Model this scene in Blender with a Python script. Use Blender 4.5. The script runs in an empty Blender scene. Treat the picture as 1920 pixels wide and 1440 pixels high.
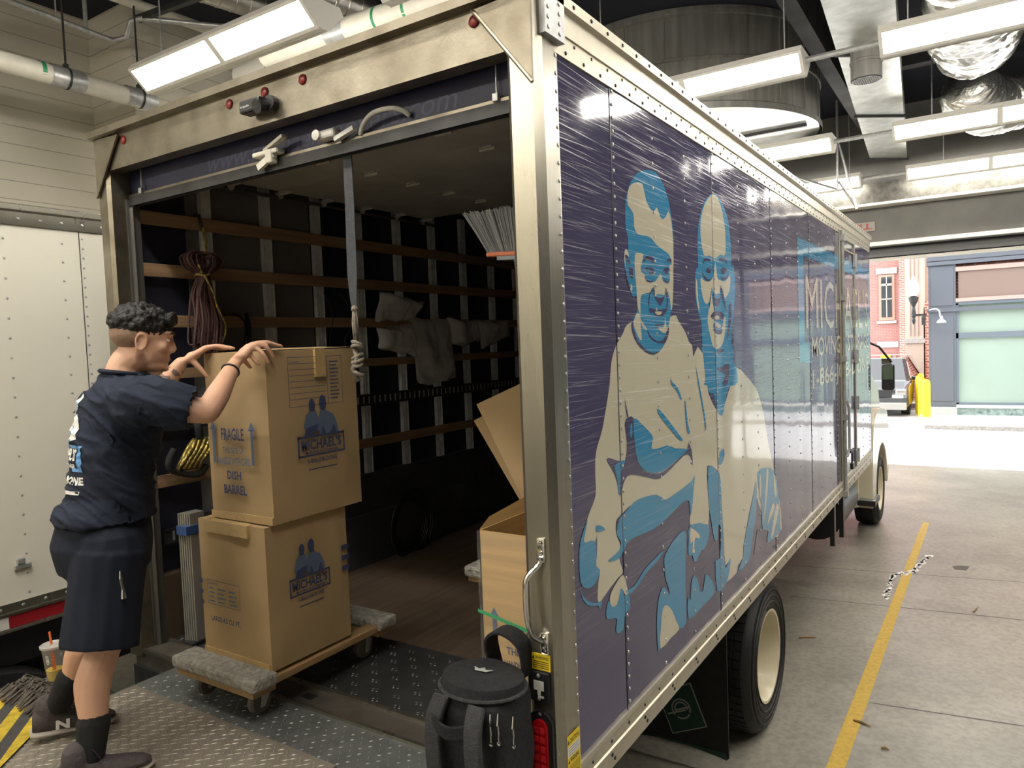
import bpy, bmesh, math, random
from mathutils import Vector, Matrix, noise, geometry
from mathutils.bvhtree import BVHTree
random.seed(7)
S = bpy.context.scene
COL = S.collection
V = Vector
PI = math.pi
# ------------------------------------------------------------------ camera, world, exposure
CP = V((1.1339, -1.93988, 1.42663)); FX = 1368.863
YAW, PIT, ROL = -0.57761, -0.05347, -0.03869
F_ = V((math.sin(YAW)*math.cos(PIT), math.cos(YAW)*math.cos(PIT), math.sin(PIT)))
_r0 = V((math.cos(YAW), -math.sin(YAW), 0)); _u0 = _r0.cross(F_)
RT = _r0*math.cos(ROL)+_u0*math.sin(ROL); UP = RT.cross(F_)
cam = bpy.data.cameras.new('camera'); camo = bpy.data.objects.new('camera', cam); COL.objects.link(camo)
cam.sensor_width = 36.0; cam.lens = FX/1920*36; cam.clip_start = .05; cam.clip_end = 300
camo.matrix_world = Matrix(((RT.x, UP.x, -F_.x, CP.x), (RT.y, UP.y, -F_.y, CP.y), (RT.z, UP.z, -F_.z, CP.z), (0, 0, 0, 1)))
S.camera = camo
S.view_settings.view_transform = 'Standard'; S.view_settings.look = 'None'
S.view_settings.exposure = 1.3; S.view_settings.gamma = 1.0; S.view_settings.use_curve_mapping = False
LAMP = 19.0        # radiance of the ceiling diffusers
SKY = 2.2
w = bpy.data.worlds.new('overcast_sky'); S.world = w; w.use_nodes = True
bg = w.node_tree.nodes['Background']; bg.inputs[0].default_value = (.95, .975, 1.0, 1); bg.inputs[1].default_value = SKY

def at(u, v, x=None, y=None, z=None, d=None):
    """point where the sight line through a pixel meets a plane of the place"""
    r = F_ + RT*((u-960)/FX) - UP*((v-720)/FX)
    if x is not None: t = (x-CP.x)/r.x
    elif y is not None: t = (y-CP.y)/r.y
    elif z is not None: t = (z-CP.z)/r.z
    else: t = d
    return CP + r*t

# ------------------------------------------------------------------ helpers
class MB:
    def __init__(s): s.v = []; s.f = []; s.m = []; s.mi = 0
    def add(s, vs, fs):
        o = len(s.v); s.v += [V(q) for q in vs]; s.f += [tuple(i+o for i in f) for f in fs]; s.m += [s.mi]*len(fs); return s
    def box(s, x0, x1, y0, y1, z0, z1):
        return s.add([(x0,y0,z0),(x1,y0,z0),(x1,y1,z0),(x0,y1,z0),(x0,y0,z1),(x1,y0,z1),(x1,y1,z1),(x0,y1,z1)],
            [(0,3,2,1),(4,5,6,7),(0,1,5,4),(1,2,6,5),(2,3,7,6),(3,0,4,7)])
    def bbox(s, x0, x1, y0, y1, z0, z1, b=.01):
        bm = bmesh.new(); bmesh.ops.create_cube(bm, size=1)
        for q in bm.verts: q.co = V(((x0+x1)/2+q.co.x*(x1-x0), (y0+y1)/2+q.co.y*(y1-y0), (z0+z1)/2+q.co.z*(z1-z0)))
        bmesh.ops.bevel(bm, geom=bm.edges[:], offset=b, segments=2, affect='EDGES', profile=.5)
        bm.verts.index_update(); s.add([q.co.copy() for q in bm.verts], [tuple(q.index for q in f.verts) for f in bm.faces]); bm.free(); return s
    def obox(s, c, ex, ey, ez):
        c, ex, ey, ez = V(c), V(ex), V(ey), V(ez)
        return s.add([c-ex-ey-ez, c+ex-ey-ez, c+ex+ey-ez, c-ex+ey-ez, c-ex-ey+ez, c+ex-ey+ez, c+ex+ey+ez, c-ex+ey+ez],
            [(0,3,2,1),(4,5,6,7),(0,1,5,4),(1,2,6,5),(2,3,7,6),(3,0,4,7)])
    def tube(s, pts, r, n=8, close=False, cap=True):
        pts = [V(p) for p in pts]; k = len(pts)
        rs = r if isinstance(r, (list, tuple)) else [r]*k
        up = None; vs = []; fs = []
        for i, p in enumerate(pts):
            if close: t = pts[(i+1) % k]-pts[i-1]
            else: t = pts[min(i+1, k-1)]-pts[max(i-1, 0)]
            t = t.normalized() if t.length > 1e-9 else V((0, 0, 1))
            if up is None: up = V((0, 0, 1)) if abs(t.z) < .9 else V((0, 1, 0))
            a = t.cross(up).normalized() if t.cross(up).length > 1e-6 else V((1, 0, 0)); up = a.cross(t).normalized(); b = up
            for j in range(n):
                th = 2*PI*j/n; vs.append(p+a*math.cos(th)*rs[i]+b*math.sin(th)*rs[i])
        m = k if close else k-1
        for i in range(m):
            for j in range(n):
                a0, a1 = i*n+j, i*n+(j+1) % n; b0, b1 = ((i+1) % k)*n+j, ((i+1) % k)*n+(j+1) % n
                fs.append((a0, a1, b1, b0))
        if cap and not close: fs += [tuple(range(n))[::-1], tuple((k-1)*n+j for j in range(n))]
        return s.add(vs, fs)
    def cyl(s, a, b, r, n=16, r2=None): return s.tube([a, b], [r, r if r2 is None else r2], n)
    def lathe(s, c, prof, ax=(0, 0, 1), n=32):
        ax = V(ax).normalized(); e = V((0, 0, 1)) if abs(ax.z) < .9 else V((1, 0, 0)); a = ax.cross(e).normalized(); b = ax.cross(a); c = V(c)
        vs = []; fs = []
        for (r, h) in prof:
            for j in range(n): th = 2*PI*j/n; vs.append(c+ax*h+a*r*math.cos(th)+b*r*math.sin(th))
        for i in range(len(prof)-1):
            for j in range(n): fs.append((i*n+j, i*n+(j+1) % n, (i+1)*n+(j+1) % n, (i+1)*n+j))
        return s.add(vs, fs)
    def ball(s, c, r, n=12, m=8, sc=(1, 1, 1), mat=None):
        vs = []; fs = []
        for i in range(m+1):
            ph = PI*i/m
            for j in range(n):
                th = 2*PI*j/n; q = V((math.sin(ph)*math.cos(th)*r*sc[0], math.sin(ph)*math.sin(th)*r*sc[1], math.cos(ph)*r*sc[2]))
                if mat: q = mat @ q
                vs.append(V(c)+q)
        for i in range(m):
            for j in range(n): fs.append((i*n+j, (i+1)*n+j, (i+1)*n+(j+1) % n, i*n+(j+1) % n))
        return s.add(vs, fs)
    def rivet(s, c, nrm, r=.009):
        nrm = V(nrm).normalized(); e = V((0, 0, 1)) if abs(nrm.z) < .9 else V((0, 1, 0)); a = nrm.cross(e).normalized(); b = nrm.cross(a); c = V(c); vs = []
        for (rr, h) in ((1, 0), (.75, .4)):
            for j in range(6): th = PI*j/3; vs.append(c+nrm*h*r+(a*math.cos(th)+b*math.sin(th))*rr*r)
        vs.append(c+nrm*r*.55)
        return s.add(vs, [(j, (j+1) % 6, 6+(j+1) % 6, 6+j) for j in range(6)]+[(6+j, 6+(j+1) % 6, 12) for j in range(6)])
    def poly(s, pts):
        pts = [V(p) for p in pts]
        tr = geometry.tessellate_polygon([pts]); return s.add(pts, [tuple(t) for t in tr])
    def prism(s, pts, d):
        pts = [V(p) for p in pts]; d = V(d); n = len(pts); tr = geometry.tessellate_polygon([pts])
        return s.add(pts+[p+d for p in pts], [tuple(t) for t in tr]+[tuple(i+n for i in t[::-1]) for t in tr]+[(i, (i+1) % n, (i+1) % n+n, i+n) for i in range(n)])
    def build(s, name, mat, parent=None, smooth=False, bev=0, mods=None, recalc=True):
        org = wloc(parent) if parent else V((0, 0, 0))
        me = bpy.data.meshes.new(name)
        me.from_pydata([tuple(q-org) for q in s.v], [], s.f)
        for mm in (mat if isinstance(mat, (list, tuple)) else [mat]): me.materials.append(mm)
        for i, p in enumerate(me.polygons): p.material_index = s.m[i]
        if recalc:
            bm = bmesh.new(); bm.from_mesh(me); bmesh.ops.recalc_face_normals(bm, faces=bm.faces[:]); bm.to_mesh(me); bm.free()
        if smooth:
            me.shade_smooth()
            if smooth == 'auto': me.set_sharp_from_angle(angle=R30)
        me.update(); o = bpy.data.objects.new(name, me); COL.objects.link(o)
        if parent: o.parent = parent
        if bev:
            b = o.modifiers.new('bevel', 'BEVEL'); b.width = bev; b.segments = 2; b.limit_method = 'ANGLE'
        return o
R30 = math.radians(35)
def wloc(o):
    q = V(o.location)
    while o.parent: o = o.parent; q = q+V(o.location)
    return q
def thing(name, label, cat, loc, group=None):
    o = bpy.data.objects.new(name, None); COL.objects.link(o); o.location = V(loc); o['label'] = label; o['category'] = cat
    if group: o['group'] = group
    o.empty_display_size = .1; return o
def tag(o, label, cat, group=None, kind=None):
    o['label'] = label; o['category'] = cat
    if group: o['group'] = group
    if kind: o['kind'] = kind
    return o
def struct(o): o['kind'] = 'structure'; return o
def lab(o, l): o['label'] = l; return o
def merge(o, mb, m):
    """print or pattern that belongs to the surface of a part"""
    me = o.data; org = wloc(o); me.materials.append(m); k = len(me.materials)-1
    bm = bmesh.new(); bm.from_mesh(me); vs = [bm.verts.new(q-org) for q in mb.v]
    for f in mb.f:
        try: ff = bm.faces.new([vs[i] for i in f]); ff.material_index = k
        except ValueError: pass
    bm.to_mesh(me); bm.free()
def copy_tree(o, parent=None):
    c = o.copy(); COL.objects.link(c); c.parent = parent
    for ch in [q for q in COL.objects if q.parent == o]: copy_tree(ch, c)
    return c
def text_faces(mb, txt, org, right, up, width, height, lift=0, shear=0, bold=.0, align='L', nrm=None):
    """lettering fitted into width x height at org on a plane"""
    cu = bpy.data.curves.new('t', 'FONT'); cu.body = txt; cu.resolution_u = 2; cu.offset = bold; cu.shear = shear
    o = bpy.data.objects.new('t', cu); me = bpy.data.meshes.new_from_object(o)
    xs = [q.co.x for q in me.vertices]; ys = [q.co.y for q in me.vertices]
    if not xs: return
    x0, x1, y0, y1 = min(xs), max(xs), min(ys), max(ys); right = V(right).normalized(); up = V(up).normalized(); org = V(org); n = right.cross(up)
    mb.add([org+right*((q.co.x-x0)/(x1-x0)*width)+up*((q.co.y-y0)/(y1-y0)*height)+n*lift for q in me.vertices], [tuple(p.vertices) for p in me.polygons])
    bpy.data.objects.remove(o); bpy.data.curves.remove(cu); bpy.data.meshes.remove(me)
def spline(pts, k=4, close=True):
    out = []; n = len(pts); rng = range(n if close else n-1)
    for i in rng:
        g = lambda j: V(pts[j % n]) if close else V(pts[min(max(j, 0), n-1)])
        p0, p1, p2, p3 = g(i-1), g(i), g(i+1), g(i+2)
        for j in range(k):
            t = j/k; out.append(.5*((2*p1)+(p2-p0)*t+(2*p0-5*p1+4*p2-p3)*t*t+(3*p1-p0-3*p2+p3)*t**3))
    if not close: out.append(V(pts[-1]))
    return out

# ------------------------------------------------------------------ materials
def mat(name, col, rough=.5, metal=0., var=0., vs=5., bump=0., bs=30., coat=0., trans=0., alpha=1., emit=None, es=0., stretch=(1, 1, 1), spec=.5, col2=None, dist=0.):
    m = bpy.data.materials.new(name); m.use_nodes = True; nt = m.node_tree; b = nt.nodes['Principled BSDF']
    b.inputs['Base Color'].default_value = (*col, 1); b.inputs['Roughness'].default_value = rough; b.inputs['Metallic'].default_value = metal
    b.inputs['Coat Weight'].default_value = coat; b.inputs['Transmission Weight'].default_value = trans; b.inputs['Alpha'].default_value = alpha
    b.inputs['Specular IOR Level'].default_value = spec
    if emit: b.inputs['Emission Color'].default_value = (*emit, 1); b.inputs['Emission Strength'].default_value = es
    tc = nt.nodes.new('ShaderNodeTexCoord'); mp = nt.nodes.new('ShaderNodeMapping'); mp.inputs['Scale'].default_value = stretch
    nt.links.new(tc.outputs['Object'], mp.inputs[0])
    if var:
        nz = nt.nodes.new('ShaderNodeTexNoise'); nz.inputs['Scale'].default_value = vs; nz.inputs['Detail'].default_value = 5; nz.inputs['Distortion'].default_value = dist
        nt.links.new(mp.outputs[0], nz.inputs['Vector'])
        rp = nt.nodes.new('ShaderNodeValToRGB'); rp.color_ramp.elements[0].position = .3; rp.color_ramp.elements[1].position = .7
        c2 = col2 or tuple(c*(1-var) for c in col)
        rp.color_ramp.elements[0].color = (*c2, 1); rp.color_ramp.elements[1].color = (*col, 1)
        nt.links.new(nz.outputs[0], rp.inputs[0]); nt.links.new(rp.outputs[0], b.inputs['Base Color'])
        mr = nt.nodes.new('ShaderNodeMapRange'); mr.inputs['To Min'].default_value = min(1, rough*1.25); mr.inputs['To Max'].default_value = rough*.8
        nt.links.new(nz.outputs[0], mr.inputs[0]); nt.links.new(mr.outputs[0], b.inputs['Roughness'])
    if bump:
        nb = nt.nodes.new('ShaderNodeTexNoise'); nb.inputs['Scale'].default_value = bs; nb.inputs['Detail'].default_value = 3
        bp = nt.nodes.new('ShaderNodeBump'); bp.inputs['Strength'].default_value = bump; bp.inputs['Distance'].default_value = .01
        nt.links.new(mp.outputs[0], nb.inputs['Vector']); nt.links.new(nb.outputs[0], bp.inputs['Height']); nt.links.new(bp.outputs[0], b.inputs['Normal'])
    return m
def N(m, t): return m.node_tree.nodes.new(t)
N_ = N
def L(m, a, b): m.node_tree.links.new(a, b)
def bsdf(m): return m.node_tree.nodes['Principled BSDF']

M = {}
M['alu'] = mat('brushed_aluminium', (.41, .385, .32), .28, .9, .22, 9, .06, 60, stretch=(1, 1, .12))
M['aludirty'] = mat('dirty_aluminium', (.30, .27, .21), .36, .85, .42, 7, .1, 60, col2=(.17, .145, .105))
M['rail'] = mat('rail_aluminium', (.56, .52, .42), .4, .65, .12, 14, .03, 40)
M['chrome'] = mat('chrome', (.75, .74, .70), .12, 1.)
M['galv'] = mat('galvanised_steel', (.56, .57, .57), .4, .6, .3, 22)
M['track'] = mat('grey_steel_track', (.16, .155, .145), .45, .6)
M['stud'] = mat('bright_wall_stud', (.78, .79, .79), .38, .35, .25, 22)
M['dsteel'] = mat('dark_steel', (.055, .055, .055), .5, .5, .4, 8)
M['black'] = mat('black_rubber', (.012, .012, .013), .6, 0, .3, 20, .15, 80)
M['blackp'] = mat('black_plastic', (.018, .018, .02), .35)
M['fabric'] = mat('black_nylon', (.014, .014, .017), .8, 0, .3, 60, .5, 350)
M['strapf'] = mat('padded_strap_nylon', (.045, .045, .048), .85, 0, .2, 60, .6, 250)
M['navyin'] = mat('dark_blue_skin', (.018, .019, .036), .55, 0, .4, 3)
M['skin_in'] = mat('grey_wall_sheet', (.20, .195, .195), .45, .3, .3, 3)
M['doorin'] = mat('grey_door_panel', (.55, .535, .52), .55, 0, .35, 3, .03, 8, col2=(.40, .39, .38))
M['slat'] = mat('pine_slat', (.34, .215, .12), .6, 0, .4, 6, .1, 40, stretch=(8, .4, 8))
M['floorw'] = mat('worn_plank_floor', (.105, .075, .05), .55, 0, .55, 5, .15, 30, stretch=(6, .35, 1), col2=(.075, .05, .033))
M['kick'] = mat('corrugated_kick_plate', (.085, .085, .095), .5, .4, .3, 5)
M['card'] = mat('cardboard', (.46, .325, .175), .78, 0, .13, 4, .12, 14, spec=.2)
M['cardw'] = mat('streaky_cardboard', (.56, .365, .155), .6, 0, .22, 5, stretch=(.4, .4, 9), spec=.3)
M['cardin'] = mat('cardboard_inside', (.40, .27, .14), .85, 0, .15, 4, spec=.2)
M['tape'] = mat('brown_tape', (.52, .36, .17), .18, 0, .1, 30, .3, 25)
M['ink'] = mat('blue_box_print', (.045, .06, .135), .8)
M['ink2'] = mat('mid_blue_box_print', (.10, .14, .23), .8)
M['whitep'] = mat('white_paint', (.74, .72, .66), .45, 0, .06, 3)
M['white2'] = mat('white_truck_skin', (.84, .81, .71), .3, 0, .04, 2)
M['pipew'] = mat('white_pipe_jacket', (.68, .65, .56), .45, 0, .12, 8, .1, 12)
M['foil'] = mat('crumpled_foil', (.66, .655, .63), .28, .9, 0, 5, 1.0, 16, stretch=(1, 1, 1))
M['foilp'] = mat('flat_foil_facing', (.58, .60, .57), .4, .55, .3, 6, .35, 6)
M['spiral'] = mat('spiral_duct_metal', (.62, .60, .55), .32, .9, .2, 10, .1, 20)
M['tank'] = mat('grey_duct_sheet', (.15, .145, .13), .6, .3, .35, 4, .1, 20, stretch=(3, 3, .25), col2=(.085, .082, .075))
M['ceil'] = mat('dark_ceiling', (.010, .011, .022), .9)
M['beam'] = mat('dark_beam', (.035, .035, .04), .7, 0, .3, 3)
M['hdr'] = mat('grey_header', (.135, .13, .12), .7, 0, .15, 3)
M['hdr2'] = mat('sprayed_beam', (.11, .105, .092), .85, 0, .5, 12, .4, 30)
M['trimw'] = mat('pale_trim', (.55, .54, .50), .5)
M['yellow'] = mat('yellow_bollard', (.95, .66, .02), .45)
M['yband'] = mat('yellow_stripe_plate', (.72, .52, .035), .6, 0, .5, 30, .3, 60)
M['dband'] = mat('dark_stripe_plate', (.06, .058, .06), .6, 0, .3, 20)
M['steelg'] = mat('grey_tread_plate', (.19, .20, .195), .5, .4, .35, 9, .08, 50)
M['steelt'] = mat('tan_tread_plate', (.31, .275, .23), .5, .35, .3, 6, .08, 50)
M['lozg'] = mat('worn_tread_bumps', (.25, .265, .26), .45, .4)
M['lozk'] = mat('dark_tread_bumps', (.14, .14, .14), .45, .5)
M['lozt'] = mat('tan_tread_bumps', (.44, .40, .335), .42, .4)
M['steelk'] = mat('dark_tread_plate', (.075, .075, .076), .5, .5, .4, 5)
M['sill'] = mat('worn_sill', (.16, .14, .12), .5, .5, .5, 8, .1, 30)
M['red'] = mat('red_lens', (.55, .008, .015), .12, 0, 0, 5, .0, 20, coat=.6)
M['redl'] = mat('red_lens_facet', (.85, .03, .04), .08, coat=.8)
M['dred'] = mat('dark_red_marker', (.20, .018, .018), .3)
M['lblY'] = mat('yellow_label', (.85, .62, .02), .5)
M['lblK'] = mat('label_print', (.02, .02, .02), .6)
M['lblW'] = mat('white_label', (.82, .80, .75), .5)
M['white'] = mat('white_print', (.80, .79, .76), .5)
M['wheel'] = mat('cream_rim', (.66, .60, .44), .3, 0, .1, 5)
M['cream'] = mat('cream_cab_paint', (.60, .55, .42), .25, coat=.5)
M['green'] = mat('green_sign', (.008, .05, .035), .5)
M['silverp'] = mat('sign_silver', (.35, .36, .33), .5)
M['skin'] = mat('skin', (.70, .42, .285), .5, 0, .1, 8, .03, 80, col2=(.66, .37, .245))
M['hair'] = mat('black_hair', (.010, .008, .008), .55, 0, .3, 60, .5, 120)
M['fade'] = mat('short_hair_fade', (.33, .21, .145), .8, 0, .3, 120)
M['shirt'] = mat('navy_tshirt', (.026, .033, .055), .85, 0, .15, 9, .8, 7, stretch=(1, 1, 2.2), spec=.2)
M['shorts'] = mat('navy_shorts', (.018, .022, .036), .85, 0, .2, 7, .5, 6, stretch=(1.5, 1.5, .8), spec=.2)
M['sock'] = mat('black_sock', (.010, .010, .011), .9)
M['shoe'] = mat('grey_brown_shoe_knit', (.085, .07, .072), .8, 0, .2, 60, .4, 200)
M['sole'] = mat('pale_sole', (.42, .38, .33), .6)
M['tattoo'] = mat('tattoo_ink', (.20, .15, .13), .6)
m = M['tattoo']; nz = N_(m, 'ShaderNodeTexNoise'); nz.inputs['Scale'].default_value = 38; nz.inputs['Detail'].default_value = 4; rr_ = N_(m, 'ShaderNodeValToRGB'); rr_.color_ramp.elements[0].position = .50; rr_.color_ramp.elements[1].position = .56; rr_.color_ramp.elements[1].color = (.75, .75, .75, 1); tc_ = N_(m, 'ShaderNodeTexCoord'); m.node_tree.links.new(tc_.outputs['Object'], nz.inputs['Vector']); m.node_tree.links.new(nz.outputs[0], rr_.inputs[0]); m.node_tree.links.new(rr_.outputs[0], m.node_tree.nodes['Principled BSDF'].inputs['Alpha'])
M['skyblue'] = mat('light_blue_print', (.13, .33, .66), .6)
M['rope'] = mat('purple_brown_cord', (.115, .052, .052), .7, 0, .4, 90, .4, 200)
M['ropey'] = mat('yellow_black_cord', (.50, .38, .08), .6, 0, .95, 60, .3, 120, col2=(.02, .02, .02))
M['roper'] = mat('grey_rope', (.30, .26, .205), .8, 0, .5, 70, .6, 160)
M['webb'] = mat('grey_webbing', (.06, .065, .075), .75, 0, .2, 50, .3, 200)
M['gold'] = mat('gold_foil_strap', (.62, .47, .12), .28, .75, .6, 40, .8, 60, col2=(.10, .08, .03))
M['bristle'] = mat('grey_bristle', (.34, .35, .36), .6)
M['orange'] = mat('orange_plastic', (.62, .17, .07), .4)
M['greypl'] = mat('grey_plastic', (.22, .24, .26), .4)
M['carpet'] = mat('grey_carpet_pad', (.44, .42, .37), .95, 0, .45, 40, 1.0, 90)
M['oak'] = mat('dolly_wood', (.42, .27, .125), .55, 0, .4, 6, .1, 30, stretch=(1, .5, 6))
M['rubw'] = mat('grey_caster_rubber', (.12, .11, .10), .6)
M['street'] = mat('street_concrete', (.60, .59, .57), .8, 0, .08, 2)
M['kerb'] = mat('granite_kerb', (.42, .39, .36), .8, 0, .4, 18)
M['store'] = mat('slate_blue_paint', (.105, .115, .135), .5)
M['storeb'] = mat('brown_sign_board', (.21, .145, .12), .55)
M['gran'] = mat('granite_base', (.45, .45, .43), .7, 0, .25, 30)
M['marble'] = mat('green_marble', (.075, .115, .10), .25, 0, .75, 3, dist=2.5, col2=(.3, .38, .35))
M['beige'] = mat('beige_stone', (.56, .48, .40), .8, 0, .1, 3)
M['carw'] = mat('white_car_paint', (.8, .8, .8), .2, coat=.5)
M['cark'] = mat('black_car_paint', (.02, .022, .025), .08, coat=1.)
M['glassd'] = mat('dark_window_glass', (.03, .035, .04), .05)
M['lampg'] = mat('lantern_glass', (.62, .64, .60), .2)
M['acup'] = mat('clear_cup', (.95, .95, .95), .05, trans=1.)
M['drink'] = mat('yellow_drink', (.85, .58, .02), .1)
M['lid'] = mat('clear_lid', (.75, .75, .73), .15, alpha=.55)
M['strawm'] = mat('orange_straw', (.85, .17, .05), .4)
M['dunk'] = mat('orange_cup_print', (.80, .22, .03), .5)
M['bluetape'] = mat('blue_tape', (.03, .07, .20), .5)
M['mirg'] = mat('mirror_glass', (.10, .13, .095), .2)
M['aslat'] = mat('ridged_aluminium_slat', (.40, .39, .36), .4, .6)
M['mop'] = mat('brush_seal', (.17, .145, .12), .95, 0, .6, 30, .8, 60)
M['film'] = mat('stretch_film', (.9, .9, .88), .10, trans=0, alpha=.08, bump=1.0, bs=9)
M['bag'] = mat('clear_plastic_bag', (.80, .78, .74), .12, 0, 0, 5, 1.0, 22, alpha=.46, coat=1., spec=1.)
M['greenstrap'] = mat('green_strap', (.05, .35, .14), .4)
M['whitebx'] = mat('white_cardboard', (.72, .70, .64), .7)
M['diff'] = mat('lit_diffuser', (.9, .9, .9), .5, emit=(1.0, .945, .84), es=LAMP)
M['stormwin'] = mat('shop_window_glass', (.31, .39, .33), .12, 0, .12, .6)
M['pinkw'] = mat('faded_red_sign', (.34, .10, .095), .8)
M['signbk'] = mat('grey_sign', (.30, .28, .26), .8)

def brick(name, c1, c2, mort, scale, bw, rh, ms=.02, rough=.8, bump=.4, rot=(0, 0, 0), off=.5):
    m = mat(name, c1, rough); bt = N(m, 'ShaderNodeTexBrick'); bt.offset = off
    bt.inputs['Color1'].default_value = (*c1, 1); bt.inputs['Color2'].default_value = (*c2, 1); bt.inputs['Mortar'].default_value = (*mort, 1)
    bt.inputs['Scale'].default_value = scale; bt.inputs['Mortar Size'].default_value = ms; bt.inputs['Brick Width'].default_value = bw; bt.inputs['Row Height'].default_value = rh
    tc = N(m, 'ShaderNodeTexCoord'); mp = N(m, 'ShaderNodeMapping'); mp.inputs['Rotation'].default_value = rot
    L(m, tc.outputs['Object'], mp.inputs[0]); L(m, mp.outputs[0], bt.inputs['Vector']); L(m, bt.outputs['Color'], bsdf(m).inputs['Base Color'])
    bp = N(m, 'ShaderNodeBump'); bp.inputs['Strength'].default_value = bump; bp.inputs['Distance'].default_value = .01; bp.invert = True
    L(m, bt.outputs['Fac'], bp.inputs['Height']); L(m, bp.outputs[0], bsdf(m).inputs['Normal'])
    return m
cb1, cb2 = (.60, .565, .475), (.585, .55, .46)
M['cmuX'] = brick('painted_block_wall', cb1, cb2, (.33, .305, .25), 1, 6.0, .2032, .0045, .6, .5, (PI/2, 0, 0))          # faces y
M['cmuY'] = brick('painted_block_wall_side', cb1, cb2, (.33, .305, .25), 1, 6.0, .2032, .0045, .6, .5, (PI/2, 0, 0))
def remap_yz(m):
    "block wall that runs along y: swap the axes"
    for l in list(m.node_tree.links):
        if l.to_node.type == 'MAPPING': src = l.from_socket; m.node_tree.links.remove(l)
    mp = [q for q in m.node_tree.nodes if q.type == 'MAPPING'][-1]; bt = [q for q in m.node_tree.nodes if q.type == 'TEX_BRICK'][0]
    sp = N(m, 'ShaderNodeSeparateXYZ'); cb = N(m, 'ShaderNodeCombineXYZ'); L(m, src, sp.inputs[0]); L(m, sp.outputs['Y'], cb.inputs['X']); L(m, sp.outputs['Z'], cb.inputs['Y']); L(m, cb.outputs[0], bt.inputs['Vector'])
remap_yz(M['cmuY'])
M['redbrick'] = brick('red_brick', (.34, .155, .135), (.30, .13, .115), (.38, .25, .22), 1, .25, .08, .008, .85, .2, (PI/2, 0, 0))
M['orbrick'] = brick('orange_red_brick', (.42, .12, .08), (.36, .10, .07), (.62, .45, .38), 1, .25, .09, .014, .85, .2, (PI/2, 0, 0))

# garage floor: stained concrete
m = M['conc'] = mat('concrete_floor', (.35, .325, .28), .34, 0, .3, 1.3, .05, 50, col2=(.225, .21, .175))
bt = N(m, 'ShaderNodeTexNoise'); bt.inputs['Scale'].default_value = 26; bt.inputs['Detail'].default_value = 8
tc = N(m, 'ShaderNodeTexCoord'); L(m, tc.outputs['Object'], bt.inputs['Vector'])
mx = N(m, 'ShaderNodeMix'); mx.data_type = 'RGBA'; mx.blend_type = 'MULTIPLY'; mx.inputs[0].default_value = .45
rp = [q for q in m.node_tree.nodes if q.type == 'VALTORGB'][0]; r2 = N(m, 'ShaderNodeValToRGB')
r2.color_ramp.elements[0].position = .35; r2.color_ramp.elements[0].color = (.45, .45, .45, 1); r2.color_ramp.elements[1].position = .6
L(m, bt.outputs[0], r2.inputs[0]); L(m, rp.outputs[0], mx.inputs[6]); L(m, r2.outputs[0], mx.inputs[7]); L(m, mx.outputs[2], bsdf(m).inputs['Base Color'])

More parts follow.
